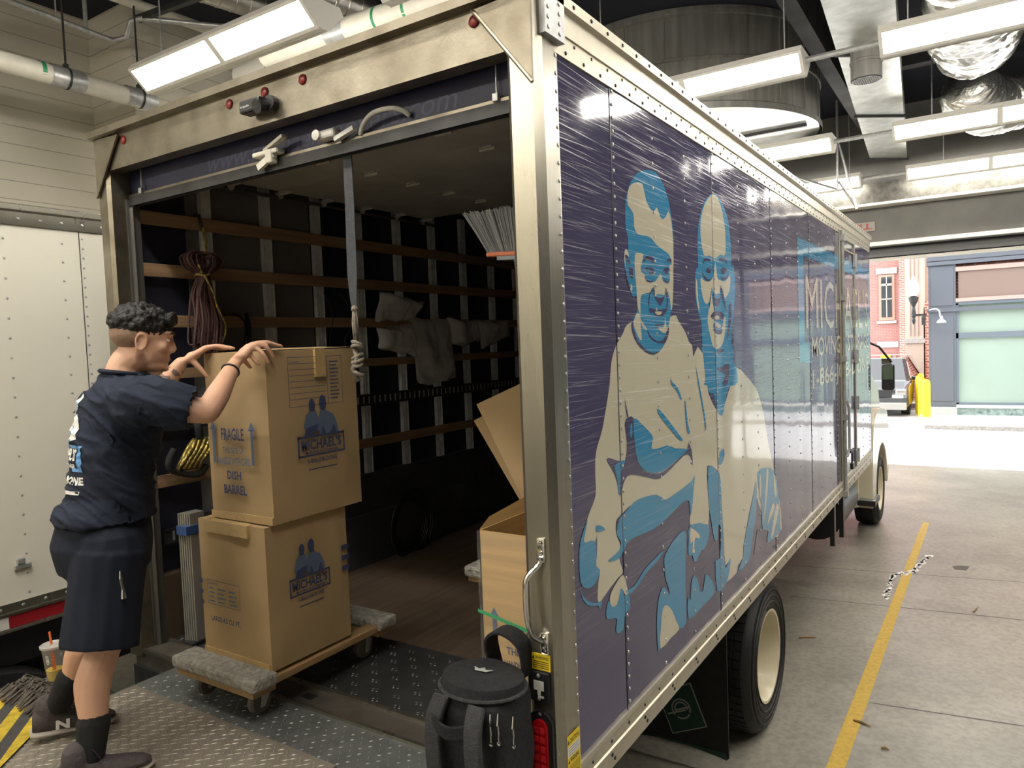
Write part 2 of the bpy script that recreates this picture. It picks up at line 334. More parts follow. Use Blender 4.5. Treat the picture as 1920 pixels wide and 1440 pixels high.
def graphic(name, col):
    """glossy vinyl on the truck side: scratched above, slightly wavy sheet"""
    m = bpy.data.materials.new(name); m.use_nodes = True; nt = m.node_tree; b = bsdf(m)
    tc = N(m, 'ShaderNodeTexCoord')
    def scr(rot, st, sc, lo, hi):
        mp = N(m, 'ShaderNodeMapping'); mp.inputs['Rotation'].default_value = (rot, 0, 0); mp2 = N(m, 'ShaderNodeMapping'); mp2.inputs['Scale'].default_value = (1, st, 1)
        nz = N(m, 'ShaderNodeTexNoise'); nz.inputs['Scale'].default_value = sc; nz.inputs['Detail'].default_value = 3; nz.inputs['Roughness'].default_value = .7
        L(m, tc.outputs['Object'], mp.inputs[0]); L(m, mp.outputs[0], mp2.inputs[0]); L(m, mp2.outputs[0], nz.inputs['Vector'])
        r = N(m, 'ShaderNodeMapRange'); r.inputs['From Min'].default_value = lo; r.inputs['From Max'].default_value = hi; L(m, nz.outputs[0], r.inputs[0]); return r.outputs[0]
    a = scr(.03, .008, 150, .57, .66); c = scr(-.035, .006, 210, .57, .68); e = scr(.10, .010, 120, .64, .72)
    ad = N(m, 'ShaderNodeMath'); ad.operation = 'MAXIMUM'; L(m, a, ad.inputs[0]); L(m, c, ad.inputs[1])
    ad2 = N(m, 'ShaderNodeMath'); ad2.operation = 'MAXIMUM'; L(m, ad.outputs[0], ad2.inputs[0]); L(m, e, ad2.inputs[1])
    sp = N(m, 'ShaderNodeSeparateXYZ'); L(m, tc.outputs['Object'], sp.inputs[0])
    zr = N(m, 'ShaderNodeMapRange'); zr.inputs['From Min'].default_value = 1.35; zr.inputs['From Max'].default_value = 2.3; zr.inputs['To Min'].default_value = .04; L(m, sp.outputs['Z'], zr.inputs[0])
    ml = N(m, 'ShaderNodeMath'); ml.operation = 'MULTIPLY'; L(m, ad2.outputs[0], ml.inputs[0]); L(m, zr.outputs[0], ml.inputs[1])
    m2 = N(m, 'ShaderNodeMath'); m2.operation = 'MULTIPLY'; L(m, ml.outputs[0], m2.inputs[0]); m2.inputs[1].default_value = .34
    mx = N(m, 'ShaderNodeMix'); mx.data_type = 'RGBA'; mx.inputs[6].default_value = (*col, 1); mx.inputs[7].default_value = (.62, .62, .66, 1)
    L(m, m2.outputs[0], mx.inputs[0]); L(m, mx.outputs[2], b.inputs['Base Color'])
    rr = N(m, 'ShaderNodeMapRange'); rr.inputs['To Min'].default_value = .075; rr.inputs['To Max'].default_value = .34; L(m, ml.outputs[0], rr.inputs[0]); L(m, rr.outputs[0], b.inputs['Roughness'])
    mp = N(m, 'ShaderNodeMapping'); mp.inputs['Scale'].default_value = (1, 1.6, .55); nz = N(m, 'ShaderNodeTexNoise'); nz.inputs['Scale'].default_value = 1.7; nz.inputs['Detail'].default_value = 1
    L(m, tc.outputs['Object'], mp.inputs[0]); L(m, mp.outputs[0], nz.inputs['Vector'])
    bp = N(m, 'ShaderNodeBump'); bp.inputs['Strength'].default_value = .35; bp.inputs['Distance'].default_value = .02; L(m, nz.outputs[0], bp.inputs['Height']); L(m, bp.outputs[0], b.inputs['Normal'])
    b.inputs['Specular IOR Level'].default_value = .5; b.inputs['Coat Weight'].default_value = .3; b.inputs['Coat Roughness'].default_value = .03; b.inputs['Coat IOR'].default_value = 1.45
    L(m, bp.outputs[0], b.inputs['Coat Normal'])
    return m
M['gnavy'] = graphic('navy_vinyl', (.085, .078, .150))
M['gblue'] = graphic('blue_vinyl', (.05, .27, .48))
M['gcream'] = graphic('cream_vinyl', (.60, .56, .43))
M['doorn'] = mat('navy_roll_door', (.012, .013, .05), .5, 0, .3, 3)
M['doortxt'] = mat('faded_door_lettering', (.030, .033, .085), .5)

GZ = -1.1     # garage floor level
DK = 0.0      # dock level
# ------------------------------------------------------------------ the room
def slab(name, m, *a):
    o = MB().box(*a).build(name, m); return struct(o)
slab('floor', M['conc'], -8.2, 9.2, -6.2, 13.4, GZ-.2, GZ)
slab('ceiling', M['ceil'], -8.2, 9.2, -6.2, 13.9, 5.5, 5.7)
slab('wall_left', M['cmuY'], -8.1, -7.9, -6.2, 2.9, GZ, 5.5)
mbx = MB(); mbx.box(-8.1, -7.0, 2.9, 3.1, GZ, 5.5); o = struct(mbx.build('wall_back', M['cmuX']))
slab('wall_return', M['cmuY'], -7.2, -7.0, 3.1, 13.3, GZ, 5.5)
slab('wall_rear', M['cmuX'], -8.2, 9.2, -6.4, -6.2, GZ, 5.5)
slab('wall_right', M['beam'], 7.0, 7.2, -6.2, 13.3, GZ, 5.5)
slab('wall_front', M['cmuX'], -7.2, -2.9, 13.3, 13.6, GZ, 5.5)
slab('wall_front_right', M['beam'], 3.4, 7.0, 13.3, 13.6, GZ, 5.5)
slab('wall_header', M['hdr'], -2.9, 3.4, 13.3, 13.6, 3.0, 5.5)
slab('trim_1', M['trimw'], -2.9, 3.4, 13.22, 13.3, 3.0, 3.07)
slab('trim_2', M['trimw'], -2.9, 3.4, 13.62, 13.7, 2.74, 2.82)
slab('trim_3', M['trimw'], -2.9, 3.4, 12.92, 13.3, 3.70, 3.745)
o = MB().box(-2.9, 3.4, 12.95, 13.29, 3.75, 4.1).build('sprayed_ceiling_beam', M['hdr2']); tag(o, 'mottled grey sprayed beam running above the grey garage door header', 'beam')
o = MB().box(-2.9, 3.4, 13.62, 13.8, 2.80, 3.2).build('rolled_door_curtain', M['blackp']); tag(o, 'black rolled up garage door curtain under the header at the exit', 'garage door')
slab('floor_dock', M['beam'], -8.0, -.78, -6.2, -2.6, GZ, -.04)
slab('floor_dock_right', M['conc'], -.78, 7.0, -6.2, -1.35, GZ, -.02)

# tread plates --------------------------------------------------------
def lozenges(mb, x0, x1, y0, y1, z, px, py, L1=.016, wd=.0035, h=.0022, clip=None):
    r = 0; y = y0+py/2
    while y < y1-.008:
        x = x0+px/2+(px/2 if r % 2 else 0); c = 0
        while x < x1-.008:
            a = (PI/4 if (c+r) % 2 else -PI/4)
            e = V((math.cos(a), math.sin(a), 0)); q = V((-e.y, e.x, 0))
            P = V((x, y, z))
            mb.add([P-e*L1, P-q*wd, P+e*L1, P+q*wd, P-e*L1*.45+V((0, 0, h)), P+e*L1*.45+V((0, 0, h))], [(0, 1, 4), (1, 5, 4), (1, 2, 5), (2, 3, 5), (3, 4, 5), (3, 0, 4)])
            x += px; c += 1
        y += py; r += 1
mb = MB(); mb.box(-1.985, -.744, -2.6, -.255, -.006, .008); mb.mi = 1
lozenges(mb, -1.98, -.75, -1.30, -.26, .008, .034, .019, L1=.0135, wd=.0024)
o = mb.build('dock_lip_plate', [M['steelt'], M['lozt']], recalc=False); tag(o, 'tan diamond tread steel plate in the foreground under the dolly pusher', 'dock plate')
root = thing('lift_platform', 'grey dimpled steel platform right behind the truck sill', 'platform', (-1.1, -.5, -.1))
mb = MB(); mb.box(-2.03, -.02, -1.3, -.012, -.10, -.008); mb.mi = 1
lozenges(mb, -2.01, -.45, -1.0, -.02, -.008, .046, .028, L1=.009, wd=.0032, h=.003)
mb.build('deck', [M['steelg'], M['lozg']], root, recalc=False)
MB().box(-2.36, -.02, -.012, .004, -.012, .004).build('edge_trim', M['alu'], root)
# striped bumper plate
root = thing('striped_bumper_plate', 'yellow and black striped steel plate at the lower left corner', 'dock plate', (-2.5, -1.2, 0))
PB = [(-3.2, -.60), (-2.0, -.60), (-1.62, -1.04), (-1.62, -2.2), (-3.2, -2.2)]
MB().prism([(a, b, .0115) for a, b in PB], (0, 0, .005)).build('plate', M['dband'], root)
def clip(poly, conv):
    n = len(conv)
    for k in range(n):
        (ax, ay), (bx2, by2) = conv[k], conv[(k+1) % n]; ins = lambda p: (bx2-ax)*(p[1]-ay)-(by2-ay)*(p[0]-ax) <= 0; out = []
        for q in range(len(poly)):
            p, r = poly[q], poly[(q+1) % len(poly)]
            if ins(p): out.append(p)
            if ins(p) != ins(r):
                d0 = (bx2-ax)*(p[1]-ay)-(by2-ay)*(p[0]-ax); d1 = (bx2-ax)*(r[1]-ay)-(by2-ay)*(r[0]-ax); t = d0/(d0-d1); out.append((p[0]+(r[0]-p[0])*t, p[1]+(r[1]-p[1])*t))
        poly = out
        if len(poly) < 3: return []
    return poly
mb = MB()
for k in range(26):
    y0 = -.62-.13*k; c = clip([(-1.5, y0-.43), (-1.5, y0-.43-.067), (-3.3, y0+1.10-.067), (-3.3, y0+1.10)], PB)
    if c: mb.add([(a, b, .0172) for a, b in c], [tuple(range(len(c)))])
o = mb.build('yellow_stripes', M['yband'], root, recalc=False)
mb = MB(); random.seed(3)
for k in range(150):
    x = -2.42+.42*random.random(); y = -.60+.10*random.random(); a = random.uniform(-.5, .5)
    mb.tube([(x, y-.04, .01+.02*random.random()), (x+a*.03, y+.02, .045+.015*random.random()), (x+a*.08, y+.09, -.01+.03*random.random())], .0045, 4)
o = mb.build('brush_seal', M['mop']); tag(o, 'dirty grey brush seal of ragged strands beside the striped plate', 'brush', kind='stuff')
root = thing('guard_post', 'square grey steel post holding the iced drink beside the truck', 'post', (-2.25, -.42, -1.1))
MB().bbox(-2.36, -2.20, -.51, -.38, -1.1, .040, .006).build('tube', M['steelg'], root)
MB().bbox(-2.50, -2.365, -.55, -.43, -.30, .0, .006).build('bracket', M['dsteel'], root)
MB().bbox(-2.15, -2.05, -.56, -.30, -.5, -.02, .006).build('cushion', M['black'], root)

# ------------------------------------------------------------------ the moving truck
LT = 7.452; WL = -2.44
T = thing('box_truck', 'navy box truck with open rear door and blue and cream printed figures', 'truck', (-1.2, 3.7, GZ))
lining = MB(); lining.box(-.055, -.030, .12, LT-.03, .0, 2.45); lining.build('right_inner_wall', M['skin_in'], T)
mb = MB().box(-.028, 0, .125, LT-.02, .03, 2.36)
# rivets and seams of the skin
mb.mi = 1
for y, dense in ((.509, 1), (.90, 0), (1.27, 0), (1.66, 1), (2.108, 0), (2.44, 0), (2.82, 1), (3.25, 0), (3.6, 0), (4.0, 1), (4.4, 0), (4.8, 0), (5.15, 1), (5.8, 0), (6.8, 0), (7.3, 1)):
    z = .07
    while z < 2.33:
        mb.rivet((.0008, y+(.018 if dense else 0), z), (1, 0, 0), .0075); z += .047 if dense else .0985
mb.mi = 2
for y in (.509, 1.66, 2.82, 4.0, 5.15): mb.box(.0004, .0022, y-.0018, y+.0018, .035, 2.34)
pn = mb.build('side_panel', [M['gnavy'], M['galv'], M['blackp']], T)

def pg(pts, s, ox, oy, k=3):
    out = []
    P = [V((a, b, 0)) for a, b in pts]
    for q in (spline(P, k) if k > 1 else P):
        w3 = at(q.x/s+ox, q.y/s+oy, x=0); out.append(w3)
    return out
A_ = (3.7895, 1140, 300); B_ = (3.789, 1280, 340); C_ = (4.364, 1060, 600); D_ = (4.364, 1060, 900)
def ell(cx, cy, rx, ry, n=14): return [(cx+rx*math.cos(2*PI*i/n), cy+ry*math.sin(2*PI*i/n)) for i in range(n)]
blue1, cream, blue2, dark, top = [], [], [], [], []
X = lambda lst, fr, pts, k=3: lst.append(pg(pts, *fr, k=k))
# boy
X(cream, C_, [(500,45),(470,110),(410,220),(375,350),(362,520),(335,700),(300,900),(250,1080),(243,1250),(245,1440),(180,1620),(150,1800),(170,1821),(245,1809),(256,1740),(258,1900),(252,2020),(282,2045),(268,2160),(270,2314),(360,2200),(430,2110),(470,2060),(440,1950),(450,1850),(415,1750),(415,1650),(450,1600),(560,1500),(760,1440),(830,1470),(1030,1330),(1045,1240),(1035,1100),(1045,300),(1010,180),(975,90),(920,0),(900,-40),(840,-20),(700,20),(580,0)])
X(blue1, A_, [(121,400),(125,290),(150,180),(200,100),(270,72),(330,85),(380,150),(420,260),(445,380),(460,500),(465,640),(462,800),(455,1000),(440,1120),(428,1180),(425,1230),(400,1310),(360,1365),(320,1378),(270,1355),(220,1300),(190,1230),(165,1150),(200,1085),(208,1030),(200,965),(180,972),(160,940),(140,860),(115,760),(111,680),(125,632),(142,640),(140,560),(124,480)])
X(blue2, A_, ell(0, 0, 1, 1)) if 0 else None
X(top, A_, [(135,260),(150,190),(185,162),(235,165),(250,200),(270,290),(300,350),(325,365),(345,338),(370,405),(390,420),(410,400),(430,365),(450,450),(462,600),(462,780),(452,770),(447,700),(420,660),(390,640),(340,600),(310,560),(270,538),(215,530),(185,480),(178,380),(140,320)], 2)
X(top, A_, [(188,680),(205,660),(248,668),(245,700),(230,770),(240,800),(262,815),(265,850),(300,868),(335,862),(372,808),(388,860),(420,875),(438,850),(432,770),(445,740),(461,790),(462,900),(455,1050),(445,1060),(438,990),(408,905),(400,960),(380,955),(345,955),(330,975),(325,900),(300,940),(240,955),(228,1010),(230,1100),(212,1060),(205,1000),(198,880),(188,780)], 2)
X(top, A_, [(355,1190),(392,1188),(402,1150),(405,1105),(413,1180),(425,1188),(405,1230),(375,1218)], 2)
X(top, A_, [(190,1120),(208,1085),(228,1110),(232,1200),(238,1280),(215,1260),(180,1170)], 2)
X(top, A_, [(230,1130),(250,1165),(280,1210),(255,1200),(238,1170)], 2)
X(top, A_, [(115,650),(128,634),(142,655),(146,690),(130,672),(120,690),(124,760),(115,720)], 2)
X(top, A_, [(155,900),(166,882),(172,915),(162,935)], 2)
for p in ([(248,715),(265,685),(295,680),(325,705),(322,735),(300,720),(270,708),(252,725)], [(412,725),(425,702),(447,705),(447,730),(430,724)],
          ell(302,792,17,22), ell(412,790,14,22), [(240,790),(262,768),(290,758),(318,768),(328,790),(310,775),(285,772),(262,785)], [(256,828),(280,852),(305,860),(326,846),(310,870),(275,866)],
          [(385,800),(398,770),(425,764),(444,790),(425,778),(402,785)], [(390,830),(405,855),(425,862),(437,850),(425,876),(402,868)],
          [(328,968),(350,978),(380,978),(402,965),(385,1010),(370,1034),(350,1012)], [(325,898),(330,965),(322,960),(318,925),(296,965),(290,1040),(283,1020),(292,950)],
          [(406,905),(420,940),(425,990),(418,1050),(412,1045),(416,990),(408,950)],
          [(287,1052),(330,1062),(380,1064),(418,1052),(412,1078),(400,1095),(380,1110),(350,1112),(325,1097),(312,1078),(302,1092)], [(335,1170),(385,1163),(378,1178),(340,1183)],
          [(275,1200),(300,1250),(340,1283),(370,1286),(400,1260),(427,1182),(430,1230),(405,1300),(370,1302),(330,1292),(290,1255)],
          [(165,1150),(195,1098),(172,1150),(185,1220),(215,1290),(270,1350),(320,1370),(365,1360),(320,1384),(262,1364),(203,1300),(170,1220)],
          [(118,680),(130,675),(157,730),(145,735),(126,705)], [(146,775),(165,755),(176,790),(172,842),(154,830)], [(120,760),(140,860),(160,900),(150,905),(130,860)]):
    X(dark, A_, p, 2)
tw = []; X(tw, A_, [(328,1080),(345,1076),(380,1078),(370,1098),(345,1100)], 2); X(tw, A_, ell(328, 800, 5, 7, 8), 1); X(tw, A_, ell(438, 806, 4, 6, 8), 1)
# father
X(cream, C_, [(1045,300),(1125,275),(1170,600),(1240,740),(1280,785),(1300,700),(1350,540),(1400,390),(1480,460),(1560,560),(1600,680),(1625,780),(1650,950),(1680,1100),(1720,1300),(1745,1440),(1770,1700),(1680,1780),(1560,1440),(1530,1459),(1480,1709),(1455,1859),(1450,1949),(1410,2009),(1400,2069),(1310,2149),(1305,2089),(1350,1949),(1310,2009),(1295,1809),(1280,1509),(1265,1300),(1240,1230),(1160,1190),(1165,1400),(1170,1674),(1020,1674),(1035,1509),(1030,1350),(1040,1240),(1030,1100)], 2)
X(blue1, B_, [(205,90),(150,150),(115,280),(105,420),(108,600),(95,620),(85,700),(90,830),(110,930),(130,1000),(135,1100),(142,1210),(160,1400),(165,1450),(372,1450),(385,1350),(370,1310),(345,1200),(352,1000),(368,850),(370,700),(360,600),(345,600),(340,450),(325,300),(290,180),(245,105)])
X(father2 := [], C_, [(1125,200),(1362,200),(1370,340),(1402,400),(1395,480),(1340,540),(1315,620),(1300,700),(1280,785),(1240,740),(1210,600),(1172,590),(1130,300)], 2)
X(top, B_, [(205,98),(160,150),(130,250),(125,380),(140,490),(155,530),(190,528),(215,545),(235,545),(265,520),(290,528),(303,500),(300,350),(280,220),(245,115)], 2)
X(top, B_, [(232,570),(243,680),(262,700),(300,710),(330,670),(338,700),(330,780),(300,830),(290,800),(270,740),(262,800),(250,795),(240,805),(220,790),(208,760),(203,800),(185,860),(160,868),(140,820),(125,720),(130,680),(145,700),(180,715),(210,690),(222,640)], 2)
X(top, B_, [(203,805),(212,870),(222,920),(215,975),(235,1000),(262,1015),(222,1008),(215,1020),(225,1060),(250,1090),(272,1065),(290,980),(303,965),(300,1060),(290,1130),(270,1175),(245,1190),(215,1175),(195,1100),(175,1000),(180,940),(190,870)], 2)
X(top, B_, [(92,720),(100,700),(108,830),(118,915),(105,890),(94,800)], 2)
for p in ([(138,590),(150,550),(185,548),(196,572),(160,563)], [(255,560),(270,543),(300,548),(315,590),(295,566)], ell(184,638,14,20), ell(288,640,14,20),
          [(160,650),(170,615),(195,612),(210,640),(195,622),(175,630)], [(135,640),(150,690),(180,710),(205,690),(180,696),(155,675)], [(265,640),(280,612),(305,618),(315,650),(300,628),(280,628)], [(262,680),(285,700),(315,690),(325,650),(310,676),(285,685)],
          [(210,795),(230,830),(262,830),(270,800),(262,860),(245,892),(222,860)], [(262,740),(285,800),(310,920),(300,900),(272,800)], [(210,740),(200,800),(190,900),(186,880),(195,800)],
          [(195,965),(215,930),(250,922),(288,940),(285,975),(255,992),(230,985)], [(215,1020),(230,1050),(255,1062),(280,1055),(270,1085),(240,1085),(218,1060)],
          [(240,1325),(280,1318),(300,1300),(328,1300),(330,1340),(318,1440),(280,1440),(305,1370),(262,1350)], [(328,880),(345,880),(340,1000),(318,1120),(310,1100),(325,1000)], [(245,1195),(290,1190),(280,1215),(250,1225)]):
    X(dark, B_, p, 2)
X(tw, B_, ell(240, 968, 18, 14), 1); X(tw, B_, [(230,1010),(262,1020),(268,1035),(245,1042)], 2)
# bodies
X(dark, C_, [(508,800),(555,802),(560,980),(578,1120),(610,1200),(660,1245),(740,1258),(820,1225),(990,1065),(1000,1000),(1030,1060),(1042,1200),(1018,1110),(965,1112),(860,1220),(760,1300),(680,1290),(560,1265),(502,1280),(470,1350),(450,1440),(436,1380),(400,1260),(360,1190),(338,1150),(352,1128),(430,1152),(488,1150),(502,1000),(483,850)], 2)
X(dark, C_, [(483,640),(492,680),(515,802),(505,802),(488,720)], 1)
X(blue2, C_, [(557,805),(620,850),(690,920),(715,970),(700,1050),(760,1050),(830,1025),(900,1050),(1000,1060),(900,1150),(820,1218),(740,1252),(660,1238),(612,1195),(580,1120),(562,980)], 2)
X(blue2, C_, [(400,1200),(440,1160),(488,1150),(450,1250),(445,1430),(430,1400),(425,1320)], 2)
X(blue2, C_, ell(535, 905, 10, 60), 1)
for p in ([(858,465),(870,505),(915,550),(950,640),(940,650),(910,580),(865,530)], [(752,725),(800,770),(900,900),(960,985),(930,980),(860,900),(780,800),(755,755)], [(972,660),(985,700),(1000,850),(1018,920),(1000,925),(985,850)],
          [(1062,370),(1090,500),(1140,780),(1150,880),(1142,905),(1132,800),(1090,560)]):
    X(blue2, C_, p, 2)
X(blue2, C_, [(1250,1160),(1262,1080),(1290,1050),(1300,1100),(1285,1160),(1262,1190)], 2)
for p in ([(460,290),(480,270),(560,180),(640,140),(740,120),(790,150),(820,160),(900,110),(1030,10),(1050,-40),(1055,0),(1045,100),(1040,180),(1020,300),(1010,172),(960,180),(880,260),(800,340),(700,410),(560,470),(500,520),(440,640),(360,665),(350,655),(380,630),(440,570),(450,500),(415,440),(440,330)],
          [(180,320),(150,480),(165,512),(245,500),(250,700),(280,730),(262,800),(220,870),(160,885),(120,830),(110,650),(120,500)],
          [(113,860),(130,930),(180,990),(260,1005),(300,980),(280,1055),(265,1025),(200,1030),(140,980)],
          [(330,1080),(345,1000),(370,990),(385,1035),(430,1000),(450,880),(480,945),(500,930),(525,960),(520,1060),(490,1085),(480,1150),(470,1220),(430,1255),(410,1225),(420,1140),(390,1130),(340,1140)],
          [(500,900),(560,870),(640,740),(720,650),(803,572),(760,650),(660,760),(600,850),(540,920),(500,935)],
          [(810,720),(805,640),(840,560),(900,470),(950,422),(985,430),(982,600),(978,800),(986,1165),(930,1215),(880,1250),(775,1380),(757,1400),(745,1200),(755,1000),(790,880),(820,890),(850,940),(840,880),(815,800)],
          [(1003,945),(1020,990),(1028,850),(1050,780),(1080,820),(1100,910),(1125,900),(1140,790),(1155,770),(1195,820),(1220,920),(1120,1030),(1005,1140)],
          [(1020,366),(1170,366),(1160,500),(1130,570),(1110,575),(1070,660),(1050,665),(1035,610),(1005,615),(1005,480)],
          [(1165,-110),(1240,-70),(1268,0),(1285,400),(1300,700),(1320,700),(1350,635),(1340,750),(1305,860),(1240,910),(1225,660),(1262,640),(1270,400),(1250,370),(1240,490),(1215,480),(1190,330),(1172,200)],
          [(1560,0),(1560,250),(1530,450),(1500,660),(1410,745),(1450,640),(1460,520),(1500,300),(1530,150)],
          [(1570,-60),(1640,-100),(1700,-80),(1735,60),(1752,240),(1762,410),(1650,512),(1662,400),(1612,402),(1600,200)]):
    X(blue2, D_, p, 2)
for p in ([(250,372),(290,375),(325,405),(290,418),(252,425)],): X(blue2, D_, p, 2)
X(dark, D_, [(1215,-20),(1238,0),(1235,80),(1220,60)], 2); X(dark, D_, [(440,300),(452,290),(450,420),(440,480),(415,440),(418,360)], 2)
X(dark, D_, [(1570,400),(1578,405),(1550,615),(1540,610)], 1)
for p in ([(470,775),(500,870),(505,925),(488,942),(468,905),(450,885),(440,930),(420,1015),(380,1037),(360,990),(370,920),(420,830)],
          [(775,1380),(778,1200),(795,1050),(830,1025),(870,1070),(900,1150),(928,1220),(860,1290)],
          [(1020,400),(1050,405),(1095,450),(1090,480),(1060,470),(1050,540),(1057,590),(1035,592),(1040,500),(1020,518)],
          [(1645,-90),(1660,-60),(1640,200),(1618,372),(1630,180)], [(1700,-60),(1720,30),(1725,130),(1710,120)], [(1725,200),(1745,230),(1700,440),(1680,475),(1700,330)], [(1752,260),(1768,395),(1757,400)], [(1690,200),(1712,215),(1670,330),(1650,360)],
          [(1590,-60),(1600,60),(1592,160),(1585,60)]):
    X(tw, D_, p, 2)
figs = {0: MB(), 1: MB()}
for mi, lst, lift in ((0, cream, .0006), (1, blue1, .0009), (1, father2, .00105), (0, top, .0012), (2, dark, .0016), (1, blue2, .0020), (0, tw, .0024)):
    for pi_, p in enumerate(lst):
        mb = figs[0 if sum(q.y for q in p)/len(p) < (1.42 if min(q.z for q in p) > .62 else 1.30) else 1]; mb.mi = mi
        mb.poly([q+V((lift+pi_*6e-6, 0, 0)) for q in p])
for k, nm in ((0, 'printed_boy'), (1, 'printed_man')):
    o = figs[k].build(nm, [M['gcream'], M['gblue'], M['gnavy']], pn, recalc=False)
    bm = bmesh.new(); bm.from_mesh(o.data); bm.normal_update()
    for f in bm.faces:
        if f.normal.x < 0: f.normal_flip()
    bm.to_mesh(o.data); bm.free()
def rect(y0, y1, z0, z1, lift=.001): return [V((lift, y0, z0)), V((lift, y1, z0)), V((lift, y1, z1)), V((lift, y0, z1))]
fr = MB()
for r in ((3.60, 7.43, 2.0, 2.12), (3.60, 3.80, 1.22, 2.0), (3.80, 4.02, 1.20, 1.36), (7.25, 7.43, 1.22, 2.0)): fr.add(rect(*r), [(0, 1, 2, 3)])
fr.build('logo_frame', M['gblue'], pn, recalc=False)
tx = MB()
text_faces(tx, "MICHAEL'S", (0, 3.86, 1.46), (0, 1, 0), (0, 0, 1), 3.42, .42, .0014, bold=0)
text_faces(tx, "MOVING & STORAGE", (0, 4.06, 1.235), (0, 1, 0), (0, 0, 1), 3.2, .165, .0014, bold=.02)
text_faces(tx, "1-866-JOB-DONE", (0, 4.06, .95), (0, 1, 0), (0, 0, 1), 3.2, .20, .0014, bold=.02)
tx.build('logo_lettering', M['gcream'], pn, recalc=False)

# rails
mb = MB(); mb.prism([(0, .09, 2.335), (.006, .09, 2.335), (.006, .09, 2.400), (.012, .09, 2.402), (.012, .09, 2.470), (.030, .09, 2.478), (.030, .09, 2.512), (.012, .09, 2.530), (-.02, .09, 2.530), (-.02, .09, 2.335)], (0, LT-.11, 0))
mb.mi = 1
y = .18
while y < LT-.1:
    mb.rivet((.0062, y, 2.352), (1, 0, 0), .007); mb.rivet((.0062, y+.06, 2.388), (1, 0, 0), .006); mb.rivet((.0302, y+.02, 2.495), (1, 0, 0), .0075); y += .125
mb.build('top_rail', [M['rail'], M['dsteel']], T)
mb = MB(); mb.prism([(-.02, .10, .042), (.010, .10, .042), (.014, .10, .030), (.008, .10, .026), (.008, .10, -.018), (.014, .10, -.022), (.014, .10, -.032), (.008, .10, -.036), (.008, .10, -.095), (-.02, .10, -.095)], (0, LT-.10, 0))
mb.mi = 1; y = .2; k = 0
while y < LT-.1:
    mb.rivet((.008, y, .002), (1, 0, 0), .0065)
    if k % 2: mb.rivet((.008, y, -.048), (1, 0, 0), .008); mb.rivet((.008, y+.02, -.070), (1, 0, 0), .008)
    y += .15; k += 1
mb.build('bottom_rail', [M['rail'], M['dsteel']], T)
# rear frame
mb = MB()
mb.prism([(-.094, -.012, -.03), (-.094, .045, -.03), (-.06, .13, -.03), (.0, .13, -.03), (.005, .118, -.03), (.012, .02, -.03), (-.002, -.022, -.03), (-.080, -.022, -.03)], (0, 0, 2.505))
mb.mi = 1; z = .05
while z < 2.44: mb.rivet((.0052, .110, z), (1, .05, 0), .008); z += .0555
rp_ = mb.build('rear_post', [M['alu'], M['galv']], T); rp_['label'] = 'right aluminium corner post with rivets'
mb = MB(); mb.prism([(WL, -.022, -.03), (WL+.065, -.022, -.03), (WL+.085, -.01, -.03), (WL+.085, .10, -.03), (WL, .13, -.03)], (0, 0, 2.505))
mb.build('rear_post', M['aludirty'], T)
mb = MB(); mb.box(WL, -.0, -.018, .05, 2.322, 2.478); mb.build('header', M['aludirty'], T)
mb = MB(); mb.prism([(WL-.02, -.030, 2.478), (WL-.02, -.055, 2.482), (WL-.02, -.055, 2.512), (WL-.02, .0, 2.530), (WL-.02, .09, 2.530), (WL-.02, .09, 2.478)], (2.45-.02, 0, 0)); mb.build('rear_roof_cap', M['aludirty'], T)
for s, nm in ((1, 'r'), (-1, 'l')):
    if s > 0: p = [(-.205, -.024, 2.47), (.004, -.024, 2.205), (.004, -.024, 2.478)]
    else: p = [(WL+.205, -.024, 2.47), (WL-.002, -.024, 2.205), (WL-.002, -.024, 2.478)]
    mb = MB(); mb.prism(p, (0, -.008, 0)); mb.tube([V(p[0])+V((0, -.009, 0)), V(p[1])+V((0, -.009, 0))], .006, 6)
    mb.build('gusset_plate', M['aludirty'], T)
mb = MB(); mb.box(.006, .03, .012, .135, 2.36, 2.51); 
for z in (2.38, 2.41, 2.44, 2.47, 2.50): mb.rivet((.03, .03, z), (1, 0, 0), .008); mb.rivet((.03, .10, z), (1, 0, 0), .008)
mb.build('corner_bracket', M['galv'], T)
for x in (-2.208, -1.427, -1.209, -.994, -.207):
    MB().lathe((x, -.018, 2.441), [(.020, 0), (.020, -.004), (.013, -.008), (0, -.010)], (0, 1, 0), 14).build('marker_light', M['dred'], T, smooth=True)
c = MB(); c.bbox(-1.285, -1.165, -.085, -.03, 2.355, 2.405, .008); c.cyl((-1.18, -.03, 2.38), (-1.18, -.085, 2.365), .026, 14); c.cyl((-1.16, -.018, 2.385), (-1.16, -.045, 2.385), .030, 14)
cm = c.build('rear_camera', M['blackp'], T); t_ = MB(); text_faces(t_, 'brigade', (-1.275, -.0856, 2.373), (1, 0, 0), (0, 0, 1), .05, .010, 0); t_.build('camera_print', M['white'], cm, recalc=False)
